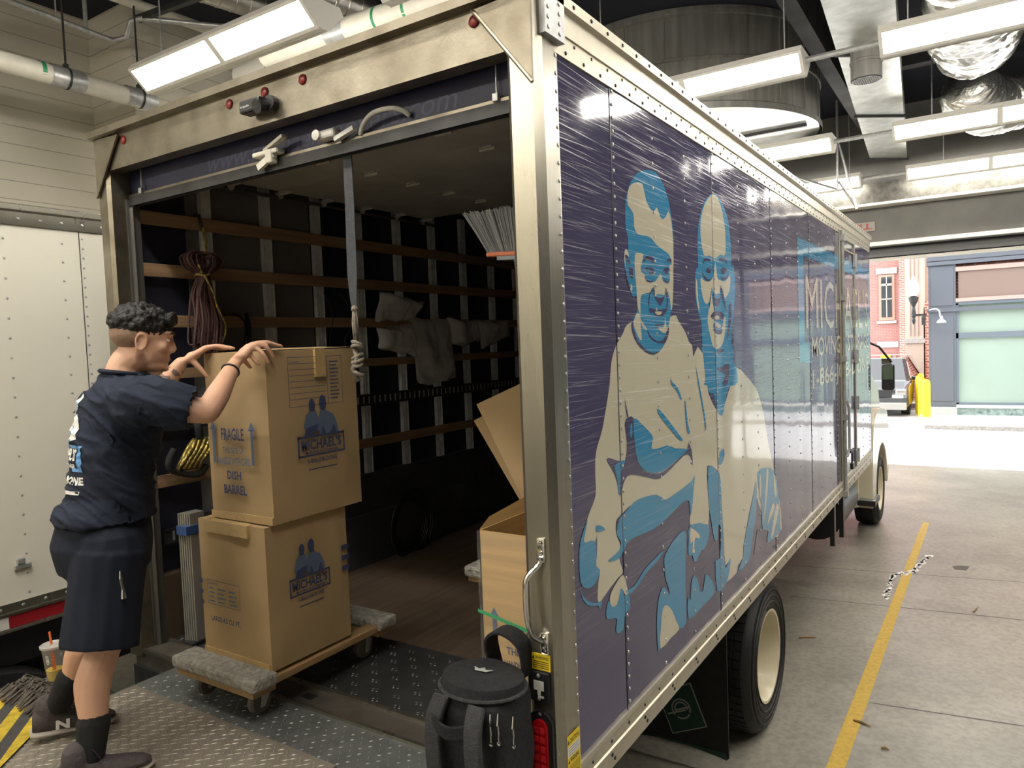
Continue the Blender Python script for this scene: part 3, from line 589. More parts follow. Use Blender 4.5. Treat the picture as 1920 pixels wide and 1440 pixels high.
# roof, left wall, front wall
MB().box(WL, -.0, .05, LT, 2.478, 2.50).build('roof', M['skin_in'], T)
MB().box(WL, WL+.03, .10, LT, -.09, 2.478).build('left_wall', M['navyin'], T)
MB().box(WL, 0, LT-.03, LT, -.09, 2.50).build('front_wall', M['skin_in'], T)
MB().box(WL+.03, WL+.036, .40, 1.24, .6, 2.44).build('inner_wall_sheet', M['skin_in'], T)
k = 0
for y in (.075, .474, .868, 1.25, 1.615, 2.0, 2.39, 2.775, 3.17, 3.55, 3.94, 4.33, 4.72, 5.1, 5.5, 5.9, 6.3, 6.7, 7.1):
    mb = MB(); mb.box(WL+.036, WL+.066, y, y+.058, .02, 2.44); mb.box(WL+.036, WL+.068, y+.020, y+.024, .02, 2.44); mb.box(WL+.066, WL+.069, y+.050, y+.058, .02, 2.44)
    mb.build('wall_stud', M['stud'], T)
for z0, z1 in ((2.093, 2.161), (1.836, 1.902), (1.582, 1.644), (1.320, 1.373), (.775, .838)):
    mb = MB(); mb.box(WL+.070, WL+.090, .12, LT-.1, z0, z1); mb.build('lashing_board', M['slat'], T, bev=.003)
def etrack(z, y1=LT-.1):
    mb = MB(); mb.box(WL+.070, WL+.078, .15, y1, z-.038, z+.038); mb.box(WL+.078, WL+.084, .15, y1, z+.028, z+.038); mb.box(WL+.078, WL+.084, .15, y1, z-.038, z-.028)
    e = mb.build('cargo_track', M['dsteel'], T)
    mb = MB(); y = .19
    while y < y1-.1:
        mb.box(WL+.078, WL+.0805, y, y+.012, z-.024, z+.024); y += .052
    merge(e, mb, M['galv'])
etrack(1.095); etrack(.52, 1.3)
mb = MB(); mb.prism([(WL+.03, .3, .0), (WL+.12, .3, .0), (WL+.10, .3, .33), (WL+.085, .3, .34), (WL+.085, .3, .60), (WL+.03, .3, .60)], (0, LT-.4, 0)); mb.build('kick_plate', M['kick'], T)
MB().box(WL+.03, WL+.10, .12, .50, .0, .33).build('wood_kick_board', M['floorw'], T)
MB().box(WL, -.03, .66, LT, -.09, 0).build('cargo_floor', M['floorw'], T)
mb = MB(); mb.box(WL+.03, -.06, .135, .66, -.05, .002); mb.mi = 1
yy = .17; r = 0
while yy < .64:
    x = -2.3+(.06 if r % 2 else 0)
    while x < -.1:
        for dx, dy, a in ((0, 0, .5), (.020, .006, -.6), (.010, -.012, 1.2), (.030, -.010, .2)):
            P = V((x+dx, yy+dy, .002)); e = V((math.cos(a), math.sin(a), 0)); q = V((-e.y, e.x, 0))
            mb.add([P-e*.007, P-q*.003, P+e*.007, P+q*.003, P+V((0, 0, .0025))], [(0, 1, 4), (1, 2, 4), (2, 3, 4), (3, 0, 4)])
        x += .12
    yy += .062; r += 1
mb.build('threshold_plate', [M['steelk'], M['lozk']], T, recalc=False)
mb = MB(); mb.box(WL, 0, .006, .118, -.09, -.001); mb.mi = 1; mb.box(WL+.03, -.09, .118, .137, -.05, .010); mb.mi = 2; mb.box(-1.262, -1.205, .038, .078, -.0008, .0008)
mb.build('rear_sill', [M['sill'], M['alu'], M['blackp']], T)
MB().box(WL, 0, -.01, .12, -.28, -.09).build('bumper_beam', M['dsteel'], T)
# the roll-up door, opened
D = MB(); D.box(WL+.09, -.098, .085, .110, 2.200, 2.45); dr = D.build('roll_door', M['doorn'], T)
mb = MB(); mb.box(WL+.09, -.098, .070, .135, 2.208, 2.222); mb.mi = 1
for i in range(4): mb.box(WL+.09, -.098, .066+.014*i, .076+.014*i, 2.168+.006*(i % 2), 2.210)
mb.build('door_bottom_rail', [M['aludirty'], M['dsteel']], dr)
mb = MB()
for i in range(6): mb.box(WL+.13, -.13, .26+.335*i, .59+.335*i, 2.37, 2.39)
mb.build('door_sections', M['doorin'], dr)
mb = MB(); text_faces(mb, "www.michaelsmovers.com", (-1.74, .0845, 2.235), (1, 0, 0), (0, 0, 1), 1.38, .075, 0, shear=.25); mb.build('door_lettering', M['doortxt'], dr, recalc=False)
for i in range(7):
    for x in (WL+.16, -1.6, -.85):
        y = .30+.335*i if i < 6 else 2.26
        mb = MB(); mb.box(x-.035, x+.035, y-.02, y+.02, 2.362, 2.369); mb.cyl((x-.045, y, 2.358), (x+.045, y, 2.358), .008, 8)
        if x < -2: mb.cyl((x-.07, y, 2.352), (x-.045, y, 2.352), .022, 10)
        mb.build('door_hinge', M['trimw'], dr)
for x in (-2.236, -.192):
    mb = MB(); mb.cyl((x, .07, 2.205), (x, .07, 2.44), .003, 6); mb.bbox(x-.012, x+.012, .058, .072, 2.212, 2.24, .003); mb.build('lift_cable', M['galv'], dr)
mb = MB(); mb.tube(spline([(-.80, .07, 2.222), (-.77, .055, 2.25), (-.70, .035, 2.272), (-.62, .035, 2.272), (-.58, .055, 2.262), (-.565, .075, 2.245)], 4, False), .009, 8); mb.build('grab_handle', M['trimw'], dr, smooth=True)
mb = MB(); mb.bbox(-1.005, -.90, .03, .08, 2.228, 2.262, .01); mb.lathe((-.985, .03, 2.245), [(.02, 0), (.02, -.01), (.008, -.012), (0, -.012)], (0, 1, 0), 12); mb.obox((-.86, .05, 2.232), (.05, 0, .012), (0, .01, 0), (-.002, 0, .008)); mb.build('door_latch', M['trimw'], dr)
mb = MB(); mb.bbox(-1.37, -1.22, .03, .075, 2.225, 2.245, .006); mb.obox((-1.24, .04, 2.262), (.07, -.01, .016), (0, .012, 0), (-.002, 0, .006)); mb.obox((-1.30, .045, 2.205), (.05, 0, .02), (0, .008, 0), (-.006, 0, .012)); mb.bbox(-1.29, -1.25, .028, .06, 2.19, 2.245, .005); mb.build('door_latch', M['pipew'], dr)
for x, s in ((WL+.088, 1), (-.092, -1)):
    mb = MB(); mb.tube([(x+.01*s, .075, .0), (x+.01*s, .075, 2.15), (x+.015*s, .12, 2.28), (x+.015*s, .3, 2.34), (x+.015*s, 2.4, 2.34)], .011, 6); mb.box(x-.004, x+.004, .055, .12, 0, 2.2); mb.build('door_track', M['track'], T)
# grab handle on the post
mb = MB(); mb.bbox(-.046, -.016, -.028, -.022, .745, .825, .006); mb.bbox(-.044, -.014, -.028, -.022, .455, .525, .006)
for z in (.808, .776, .505, .472): mb.rivet((-.030, -.028, z), (0, -1, 0), .009)
mb.tube(spline([(-.031, -.032, .765), (-.033, -.036, .745), (-.062, -.062, .705), (-.066, -.068, .66), (-.064, -.068, .58), (-.052, -.06, .525), (-.030, -.036, .500)], 5, False), .0085, 10)
mb.build('grab_handle', M['chrome'], T, smooth='auto')
mb = MB(); mb.box(-.082, -.012, -.0245, -.022, .400, .452); lb = mb.build('warning_label', M['lblY'], T)
mb = MB(); text_faces(mb, 'WARNING', (-.066, -.0248, .435), (1, 0, 0), (0, 0, 1), .048, .010, bold=.02); mb.add([(-.079, -.0248, .434), (-.069, -.0248, .434), (-.074, -.0248, .445)], [(0, 1, 2)])
for i in range(4): mb.add([(-.078, -.0248, .428-i*.0065), (-.018, -.0248, .428-i*.0065), (-.018, -.0248, .4255-i*.0065), (-.078, -.0248, .4255-i*.0065)], [(0, 1, 2, 3)])
merge(lb, mb, M['lblK'])
mb = MB(); mb.bbox(-.094, -.014, -.032, -.022, .298, .398, .006); b_ = mb.build('license_bracket', M['blackp'], T)
mb = MB(); mb.box(-.070, -.034, -.0345, -.0325, .338, .368); mb.box(-.057, -.046, -.0345, -.0325, .322, .338); mb.box(-.055, -.035, -.0345, -.0325, .314, .320); merge(b_, mb, M['white'])
mb = MB()
for z in (.384, .310): mb.rivet((-.053, -.032, z), (0, -1, 0), .007)
mb.build('bracket_screw', M['galv'], b_)
def stad(cx, cz, hw, hh, n=10):
    p = []
    for i in range(n+1): a = PI*i/n; p.append((cx+hw*math.cos(a), cz+hh-hw+hw*math.sin(a)))
    for i in range(n+1): a = PI+PI*i/n; p.append((cx+hw*math.cos(a), cz-hh+hw+hw*math.sin(a)))
    return p
tl = MB().prism([(a, -.022, b) for a, b in stad(-.050, .152, .044, .122)], (0, -.014, 0)).build('tail_light', M['blackp'], T, bev=.004)
MB().prism([(a, -.034, b) for a, b in stad(-.050, .152, .029, .095)], (0, -.010, 0)).build('red_lens', M['red'], tl, bev=.004)
mb = MB()
for z in (.215, .185, .155, .125, .095):
    for x in (-.062, -.038): mb.box(x-.008, x+.008, -.0465, -.044, z-.010, z+.008)
mb.build('lens_facets', M['redl'], tl)
mb = MB()
for z in (.262, .042): mb.rivet((-.050, -.036, z), (0, -1, 0), .006)
mb.build('light_screw', M['galv'], tl)
mb = MB(); mb.box(.0125, .0135, .020, .105, -.06, .175); lb = mb.build('caution_label', M['lblY'], T)
mb = MB()
for t2, z in (('CAUTION', .148), ('WARNING', .085), ('WARNING', .035)):
    text_faces(mb, t2, (.0137, .036, z), (0, 1, 0), (0, 0, 1), .060, .016, bold=.02); mb.add([(.0137, .022, z), (.0137, .034, z), (.0137, .028, z+.015)], [(0, 1, 2)])
for i in range(4):
    for z in (.135-i*.008, .075-i*.006, .022-i*.007): mb.add([(.0137, .026, z), (.0137, .10, z), (.0137, .10, z-.002), (.0137, .026, z-.002)], [(0, 1, 2, 3)])
merge(lb, mb, M['lblK'])
MB().add([(.01365, .022, .140), (.01365, .103, .140), (.01365, .103, .105), (.01365, .022, .105)], [(0, 1, 2, 3)]).build('white_band', M['lblW'], lb, recalc=False)
# side door hardware
def lockbar(y, z0, z1, nm):
    mb = MB(); mb.box(.002, .016, y-.035, y+.035, z0, z1); mb.mi = 1; mb.cyl((.030, y, z0-.02), (.030, y, z1), .014, 10)
    for z in [z0+(z1-z0)*f for f in (.01, .3, .52, .75, .97)]: mb.box(.010, .052, y-.03, y+.03, z-.028, z+.028)
    return mb.build(nm, [M['rail'], M['galv']], T)
lk = lockbar(5.38, -.10, 2.36, 'side_door_lock_rod')
mb = MB(); mb.tube([(.045, 5.38, .80), (.06, 5.42, .72), (.06, 5.42, .35), (.045, 5.38, .27)], .012, 8); mb.build('rod_handle', M['galv'], lk)
mb = MB(); mb.box(.012, .05, 5.60, 5.72, .27, .295); mb.build('hasp', M['dsteel'], lk)
mb = MB(); mb.bbox(.03, .06, 5.63, 5.69, .11, .17, .006); mb.tube([(.045, 5.64, .17), (.045, 5.64, .26), (.045, 5.66, .275), (.045, 5.68, .26), (.045, 5.68, .17)], .005, 6); mb.build('padlock', M['blackp'], lk)
mb = MB(); mb.box(.002, .012, 6.22, 6.26, .04, 2.31); mb.build('side_door_post', M['rail'], T)
for z in (2.14, 1.62, 1.17, .70, .16):
    mb = MB(); mb.box(.004, .02, 6.17, 6.34, z-.06, z+.06); mb.cyl((.022, 6.24, z-.07), (.022, 6.24, z+.07), .015, 8); mb.build('side_door_hinge', M['galv'], T)
mb = MB(); mb.box(.003, .02, 5.48, 6.2, 2.30, 2.335); mb.box(.003, .012, 5.48, 6.2, 2.20, 2.215); mb.build('side_door_gutter', M['rail'], T)
# underside
mb = MB(); mb.box(-.95, -.85, .12, 9.4, -.42, -.10); mb.box(-1.6, -1.5, .12, 9.4, -.42, -.10)
for y in [x*.45+.3 for x in range(15)]: mb.box(-2.4, -.05, y, y+.06, -.17, -.095)
mb.build('chassis_frame', M['dsteel'], T)
MB().box(-.085, -.045, 5.20, 5.28, -.54, -.09).build('guard_leg', M['blackp'], T); MB().box(-.085, -.045, 5.70, 5.78, -.58, -.09).build('guard_leg', M['blackp'], T)
mb = MB(); mb.tube([(-.36, 6.0, -.45), (-.36, 7.1, -.45)], .26, 20); tk = mb.build('fuel_tank', M['blackp'], T, smooth='auto')
def truck_wheel(x, y, r, name, wd=.26, sgn=1):
    t = MB().lathe((x, y, GZ+r), [(r*.60, -.0), (r*.66, .012), (r*.80, .018), (r*.93, .008), (r*.985, -.02), (r, -.05), (r, -wd+.05), (r*.97, -wd+.01), (r*.6, -wd)], (sgn, 0, 0), 56)
    for k in range(56):
        a = 2*PI*k/56
        for dx in (-.06, -.12, -.18):
            c_ = V((x+sgn*dx, y+math.cos(a)*r, GZ+r+math.sin(a)*r)); t.obox(c_, (.024, 0, 0), V((0, -math.sin(a), math.cos(a)))*r*.045, V((0, math.cos(a), math.sin(a)))*.004)
    for q in range(3):
        rr = r*(.70+.08*q); t.lathe((x, y, GZ+r), [(rr, .014), (rr+.004, .021), (rr+.010, .021), (rr+.014, .014)], (sgn, 0, 0), 56)
    o = t.build(name, M['black'], T, smooth='auto')
    rim = MB().lathe((x, y, GZ+r), [(r*.60, .004), (r*.615, .014), (r*.585, .012), (r*.565, -.02), (r*.54, -.10), (r*.50, -.145), (r*.30, -.15), (r*.26, -.13), (r*.20, -.10), (0, -.10)], (sgn, 0, 0), 56).build('rim', M['wheel'], o, smooth='auto')
    mb = MB()
    for k in range(8):
        a = 2*PI*k/8; mb.cyl((x-sgn*.15, y+math.cos(a)*r*.34, GZ+r+math.sin(a)*r*.34), (x-sgn*.12, y+math.cos(a)*r*.34, GZ+r+math.sin(a)*r*.34), .014, 6)
    mb.build('lug_nuts', M['galv'], o); return o
truck_wheel(-.055, 2.76, .475, 'rear_wheel'); truck_wheel(-.36, 2.76, .475, 'rear_wheel'); truck_wheel(-2.38, 2.76, .475, 'rear_wheel', sgn=-1); truck_wheel(-2.08, 2.76, .475, 'rear_wheel', sgn=-1)
mb = MB(); mb.cyl((-2.2, 2.76, GZ+.475), (-.3, 2.76, GZ+.475), .08, 12); mb.ball((-1.2, 2.76, GZ+.475), .2); mb.build('axle', M['dsteel'], T)
# mud flap
ft = []
for i in range(13):
    x = -.75+.64*i/12; ft.append((x, 2.1, -1.0+.0*i+.035*math.sin(i/12*PI)))
fl = MB().prism([(-.75, 2.1, -.14), (-.11, 2.1, -.14), (-.11, 2.1, -.985), (-.125, 2.1, -1.0)]+[(x, y, z) for x, y, z in ft[::-1]][1:], (0, -.012, 0)).build('mud_flap', M['black'], T)
mb = MB(); mb.prism([(-.75, 2.087, -1.0), (-.56, 2.087, -.955), (-.35, 2.087, -.955), (-.125, 2.087, -.955), (-.122, 2.087, -.995), (-.35, 2.087, -.968), (-.56, 2.087, -.968)], (0, -.002, 0)); mb.build('flap_band', M['green'], fl)
c0 = V((-.385, 2.086, -.755)); ex = V((.10, 0, .045)); ez = V((-.045, 0, .115))
mb = MB(); mb.obox(c0, ex*1.06, (0, .001, 0), ez*1.05); mb.build('sign_border', M['silverp'], fl)
mb = MB(); mb.obox(c0+V((0, -.0018, 0)), ex, (0, .001, 0), ez); sg = mb.build('green_sign', M['green'], fl)
mb = MB(); ux = ex.normalized(); uz = ez.normalized(); cc = c0+V((0, -.0045, 0))
for r0, r1, a0, a1 in ((.052, .061, -.2, 1.15), (.034, .043, -.1, 1.05), (.052, .061, 1.25, 1.75)):
    for i in range(16):
        a, b = PI*(a0+(a1-a0)*i/16), PI*(a0+(a1-a0)*(i+1)/16)
        mb.add([cc+ux*r0*math.cos(a)+uz*r0*math.sin(a), cc+ux*r1*math.cos(a)+uz*r1*math.sin(a), cc+ux*r1*math.cos(b)+uz*r1*math.sin(b), cc+ux*r0*math.cos(b)+uz*r0*math.sin(b)], [(0, 1, 2, 3)])
mb.obox(cc-ux*.035-uz*.012, ux*.06, (0, .0004, 0), uz*.005); mb.obox(cc+ux*.01, ux*.045, (0, .0004, 0), uz*.005)
mb.build('sign_emblem', M['silverp'], fl, recalc=False)
# cab
prof = [(7.55, -.70), (7.55, .62), (7.60, 1.55), (8.35, 1.62), (8.70, .90), (9.60, .62), (9.78, .30), (9.80, -.62), (9.2, -.70)]
mb = MB(); mb.prism([(-.16, a, b) for a, b in prof], (-2.1, 0, 0)); cb = mb.build('cab', M['cream'], T, bev=.04)
MB().prism([(-.155, 7.75, .75), (-.155, 7.78, 1.45), (-.155, 8.28, 1.48), (-.155, 8.55, .82)], (-.006, 0, 0)).build('cab_side_window', M['glassd'], cb)
wy = 8.62; wr_ = .46
arc = [(wy+.60*math.cos(PI*i/12), GZ+wr_+.60*math.sin(PI*i/12)) for i in range(13)]
outl = [(wy+.60, -.64), ]+[(wy+.75*math.cos(PI*i/12), GZ+wr_+.86*math.sin(PI*i/12)+.03) for i in range(13)]+[(wy-.60, -.64)]
mb = MB(); mb.prism([(-.02, a, b) for a, b in [(wy-.9, -.72), (wy-.62, -.72)]+arc[::-1]+[(wy+.62, -.66), (wy+.80, -.5), (wy+.84, .10), (wy+.62, .34), (wy, .42), (wy-.55, .40), (wy-.80, .30), (wy-.9, -.05)]], (-.30, 0, 0)); mb.build('front_fender', M['cream'], cb, bev=.03)
truck_wheel(-.055, 8.62, .46, 'front_wheel'); truck_wheel(-2.33, 8.62, .46, 'front_wheel', sgn=-1)
mb = MB(); mb.box(-.26, .02, 7.56, 8.0, -.66, -.60); mb.mi = 1
for k in range(5): mb.box(-.25, .018, 7.58+.09*k, 7.62+.09*k, -.60, -.592)
mb.build('cab_step', [M['blackp'], M['galv']], T)
mb = MB(); mb.tube([(-.2, 8.35, 1.32), (-.02, 8.45, 1.22), (.115, 8.5, 1.02)], .014, 8); ma = mb.build('mirror_arm', M['blackp'], T)
mb = MB(); mb.bbox(.0, .15, 8.46, 8.53, .66, 1.00, .03); mb.build('mirror_housing', M['blackp'], ma); MB().bbox(.015, .135, 8.452, 8.462, .80, .98, .004).build('mirror_glass', M['mirg'], ma)

# ------------------------------------------------------------------ ceiling lights
def fixture(x0, x1, y, label, zb=4.0, group='long fluorescent ceiling fixtures', rods=None, ztop=5.495):
    """trough fixture: sloped lit face plus an added unseen one behind; y is the lower middle edge"""
    r = thing('ceiling_light', label, 'ceiling light', ((x0+x1)/2, y, zb), group); h, d = .185, .19
    mb = MB(); mb.prism([(x0, y-.004, zb+.006), (x0, y-d, zb+h), (x0, y-d+.03, zb+h+.05), (x0, y+d+.04, zb+h+.05), (x0, y+d+.07, zb+h), (x0, y+.074, zb+.006), (x0, y+.05, zb), (x0, y+.02, zb)], (x1-x0, 0, 0)); mb.build('housing', M['whitep'], r)
    n = max(1, round((x1-x0)/1.2)); L1 = (x1-x0)/n
    for sg in (-1, 1):  # the lit face toward +y is added out of sight to light the walls
        o0 = V((0, y if sg < 0 else y+.07, zb+.004)); e = V((0, sg*d, h-.004)); nn = V((0, sg*(h-.004), -d)).normalized()
        def pl(mb, xa, xb, t0, t1, th=.006):
            mb.prism([o0+V((xa, 0, 0))+e*t0, o0+V((xb, 0, 0))+e*t0, o0+V((xb, 0, 0))+e*t1, o0+V((xa, 0, 0))+e*t1], nn*th)
        mb = MB(); pl(mb, x0, x1, 0, .11, .014); pl(mb, x0, x1, .90, 1.0, .014)
        for i in range(n+1): xc = x0+L1*i; pl(mb, max(x0, xc-.032), min(x1, xc+.032), .11, .90, .014)
        mb.build('frame', M['whitep'], r)
        for i in range(n):
            mb = MB(); pl(mb, x0+L1*i+.033, x0+L1*(i+1)-.033, .112, .898, .008); mb.build('diffuser', M['diff'], r)
    for xx in (rods or (x0+.2, x1-.2)): MB().cyl((xx, y+.04, zb+h+.05), (xx, y+.04, ztop), .007, 6).build('hanger_rod', M['galv'], r)
    return r
lbl = {
 (0, 0): 'two-panel fluorescent light hanging at the upper left before the block wall', (0, 1): 'fluorescent light over the truck roof, only its corner showing at the top',
 (1, 1): 'fluorescent light seen in front of the big round duct above the truck', (1, 2): 'large fluorescent light at the top right corner in front of foil ducts',
 (2, 1): 'fluorescent light just below the round duct above the truck side', (2, 2): 'fluorescent light in the second row on the right with a square end panel',
 (3, 1): 'small far fluorescent light nearest the far front corner of the truck roof', (3, 2): 'far fluorescent light just above the mottled beam at right'}
rows = [(2.27, [(-5.70, -3.30), (-2.62, -.25)]), (5.92, [(-2.80, -.37), (.30, 2.72)]), (9.48, [(-3.05, -.68), (.07, 2.50)]), (12.6, [(-3.1, -.73), (-.02, 2.42)])]
for i, (y, xs) in enumerate(rows):
    for j, (a, b) in enumerate(xs):
        fixture(a, b, y, lbl[(i, j if i == 0 else j+1)], rods=(.53, 1.75) if (j == 1 and i > 0) else None, ztop=4.236 if (i, j) == (2, 0) else 5.495)
fixture(.9, 3.3, 2.27, 'fluorescent light in the row over the camera, right of the truck')
fixture(3.6, 6.0, 2.27, 'added unseen fluorescent light over the bay right of the camera')  # added out of view to brighten the white truck's side
fixture(3.6, 6.0, 5.92, 'added unseen fluorescent light beyond the right edge in the second row')  # added out of view for more light from the right
for a, b, y, l in ((-3.0, -.6, -1.35, 'added unseen fluorescent light over the dock, right behind the mover'), (-.2, 1.0, -1.35, 'added unseen short fluorescent light over the dock behind the camera'), (-6.2, -3.8, -4.9, 'added unseen fluorescent light at the back of the dock by the left wall'), (-3.3, -.9, -4.9, 'added unseen fluorescent light at the back of the dock, farthest from the truck')):  # unseen lights added and placed to brighten truck rears and box fronts
    fixture(a, b, y, l)
# round duct
ctr = V((-2.714, 8.81, 0)); rr = 1.943
mb = MB(); mb.lathe(ctr, [(rr+.03, 4.24), (rr+.03, 4.32), (rr, 4.34), (rr, 4.84), (rr+.02, 4.85), (rr+.02, 4.88), (rr, 4.89), (rr, 5.38), (rr+.02, 5.39), (rr+.02, 5.44), (rr, 5.45), (rr, 5.49)], n=72)
for k in range(24):
    a = 2*PI*k/24; c_ = V((ctr.x+rr*math.cos(a), ctr.y+rr*math.sin(a), 0)); mb.obox(c_+V((0, 0, 4.88)), V((-math.sin(a), math.cos(a), 0))*.012, V((math.cos(a), math.sin(a), 0))*.012, (0, 0, .58))
root = thing('round_duct', 'huge round grey metal duct hanging from the ceiling above the truck', 'duct', (ctr.x, ctr.y, 4.24))
mb.build('drum_wall', M['tank'], root, smooth='auto')
mb = MB(); mb.lathe(ctr, [(0, 4.29), (rr-.01, 4.29)], n=60); mb.build('foil_underside', M['foilp'], root)
mb = MB(); mb.box(ctr.x-1.8, ctr.x+1.8, ctr.y-.03, ctr.y+.03, 4.245, 4.285); mb.build('stiffener', M['beam'], root)
MB().obox((ctr.x+.4, ctr.y-1.0, 4.265), (.03, 0, 0), (0, .8, 0), (0, 0, .02)).build('stiffener', M['beam'], root)
# foil ducts on the right
def quadduct(name, label, pts, z, h, m, mats=None, bands=True):
    P = [at(u, v, z=z) for u, v in pts]
    root = thing(name, label, 'duct', (sum((p.x for p in P))/4, sum((p.y for p in P))/4, z))
    mb = MB(); mb.add([tuple(p) for p in P]+[(p.x, p.y, z+h) for p in P], [(0, 1, 2, 3), (7, 6, 5, 4), (0, 4, 5, 1), (1, 5, 6, 2), (2, 6, 7, 3), (3, 7, 4, 0)]); mb.build('duct_body', m, root)
    if bands:
        for t in (.02, .3, .62, .98):
            a = P[0].lerp(P[3], t); b = P[1].lerp(P[2], t); mb = MB(); mb.tube([(a.x-.02, a.y, z-.012), (b.x+.02, b.y, z-.012)], .022, 6); mb.build('joint_band', M['beam'], root)
    return root
quadduct('foil_duct', 'flat foil-faced rectangular duct running toward the exit beside the round duct', [(1510, -90), (1672, -90), (1701, 300), (1632, 300)], 4.45, .35, M['foilp'])
dv = at(1633, 120, z=4.25)
root = thing('exhaust_vent', 'short round grey vent with a mesh mouth under the flat foil duct', 'vent', (.06, 6.9, 4.1))
mb = MB(); mb.cyl((.06, 6.9, 4.12), (.06, 6.9, 4.5), .155, 28); mb.lathe((.06, 6.9, 0), [(.157, 4.28), (.165, 4.29), (.165, 4.31), (.157, 4.32)], n=28); mb.build('vent_collar', M['tank'], root, smooth='auto')
mb = MB(); mb.cyl((.06, 6.9, 4.112), (.06, 6.9, 4.119), .14, 24); gr = mb.build('mesh_mouth', M['blackp'], root)
mb = MB()
for k in range(-6, 7):
    hw = math.sqrt(max(0, .14**2-(k*.021)**2)); mb.box(.06-hw, .06+hw, 6.9+k*.021-.002, 6.9+k*.021+.002, 4.108, 4.111); mb.box(.06+k*.021-.002, .06+k*.021+.002, 6.9-hw, 6.9+hw, 4.108, 4.111)
mb.build('mesh_bars', M['galv'], gr)
# crumpled foil duct: lumpy tube
def foiltube(name, label, pts, rads, grp=None, sq=.8):
    mb = MB(); P = spline([V(p) for p in pts], 34, False); n = 64; k = len(P); vs = []; fs = []
    for i, p in enumerate(P):
        t = i/(k-1)*(len(rads)-1); a = int(min(t, len(rads)-2)); r = rads[a]+(rads[a+1]-rads[a])*(t-a)
        d = (P[min(i+1, k-1)]-P[max(i-1, 0)]).normalized(); sd = d.cross(V((0, 0, 1))).normalized(); u = sd.cross(d)
        for j in range(n):
            th = 2*PI*j/n; c_, s_ = math.cos(th), math.sin(th); q = p+sd*r*c_+u*r*sq*s_
            dn = noise.noise(V((q.x*1.2, q.y*3.5, q.z*1.2)))*.06+(1-abs(noise.noise(V((q.x*3, q.y*14, q.z*3)))))**2*.05+abs(noise.noise(q*16))*.02
            vs.append(q+(sd*c_+u*s_)*dn)
    for i in range(k-1):
        for j in range(n): fs.append((i*n+j, i*n+(j+1) % n, (i+1)*n+(j+1) % n, (i+1)*n+j))
    fs += [tuple(range(n)), tuple((k-1)*n+j for j in range(n))[::-1]]
    mb.add(vs, fs); o = mb.build(name, M['foil'], None, smooth=True); tag(o, label, 'duct', grp); return o
foiltube('insulated_duct', 'crumpled silver foil-wrapped fat duct at the upper right behind the lights', [(1.12, 4.0, 4.80), (1.08, 5.6, 4.80), (1.05, 7.2, 4.78), (1.03, 8.6, 4.80), (1.0, 9.5, 5.02)], [.40, .42, .44, .40, .22])
foiltube('insulated_duct', 'smaller crumpled foil duct bend in the gap between the far lights', [(.95, 10.3, 4.80), (1.1, 11.0, 4.65), (1.5, 11.4, 4.70), (2.0, 11.6, 4.9)], [.30, .42, .42, .3])
# beams
for i, (p, q, h) in enumerate([((-.60, 3.0), (-.62, 12.85), .7)]):
    mb = MB(); a, b = V((*p, 4.95)), V((*q, 4.95)); mb.add([(a.x-.09, a.y, 4.9), (a.x+.09, a.y, 4.9), (b.x+.09, b.y, 4.9), (b.x-.09, b.y, 4.9), (a.x-.09, a.y, 5.49), (a.x+.09, a.y, 5.49), (b.x+.09, b.y, 5.49), (b.x-.09, b.y, 5.49)], [(0, 1, 2, 3), (0, 4, 5, 1), (1, 5, 6, 2), (2, 6, 7, 3), (3, 7, 4, 0)])
    o = mb.build('steel_beam', M['beam']); tag(o, ['dark steel beam beside the round duct, left of the flat foil duct', 'dark steel beam between the flat foil duct and the crumpled duct'][i], 'beam')
for i, y in enumerate((7.4, 10.6)):
    o = MB().box(-.48, 6.9, y-.1, y+.1, 5.3, 5.49).build('cross_beam', M['beam']); tag(o, ['dark ceiling cross beam above the middle lights', 'dark ceiling cross beam above the far lights'][i], 'beam')
# struts that carry the light rows
for i, (a, b) in enumerate([((-.37, 5.96, 4.15), (.30, 5.96, 4.15)), ((-.68, 9.52, 4.15), (.07, 9.52, 4.15)), ((-.73, 12.64, 4.15), (-.02, 12.64, 4.15))]):
    o = MB().cyl(a, b, .03, 8).build('conduit_pipe', M['galv']); tag(o, ['grey conduit joining the two nearest lights right of the truck roof', 'grey conduit joining the two lights of the middle row', 'grey conduit joining the two lights of the farthest row'][i], 'pipe')
root = thing('sway_brace', 'thin grey pipe brace crossing in front of the far beam above the truck nose', 'pipe', (-.9, 12.5, 3.9))
mb = MB()
for q in ([(1572, 265), (1606, 392)], [(1470, 325), (1570, 355)], [(1572, 340), (1606, 390)], [(1570, 270), (1570, 356)]): mb.cyl(at(*q[0], y=12.2), at(*q[1], y=12.2), .022, 6)
mb.cyl(at(1570, 266, y=12.2), (at(1570, 266, y=12.2).x, 12.2, 5.49), .022, 6)
mb.build('brace_pipes', M['galv'], root)

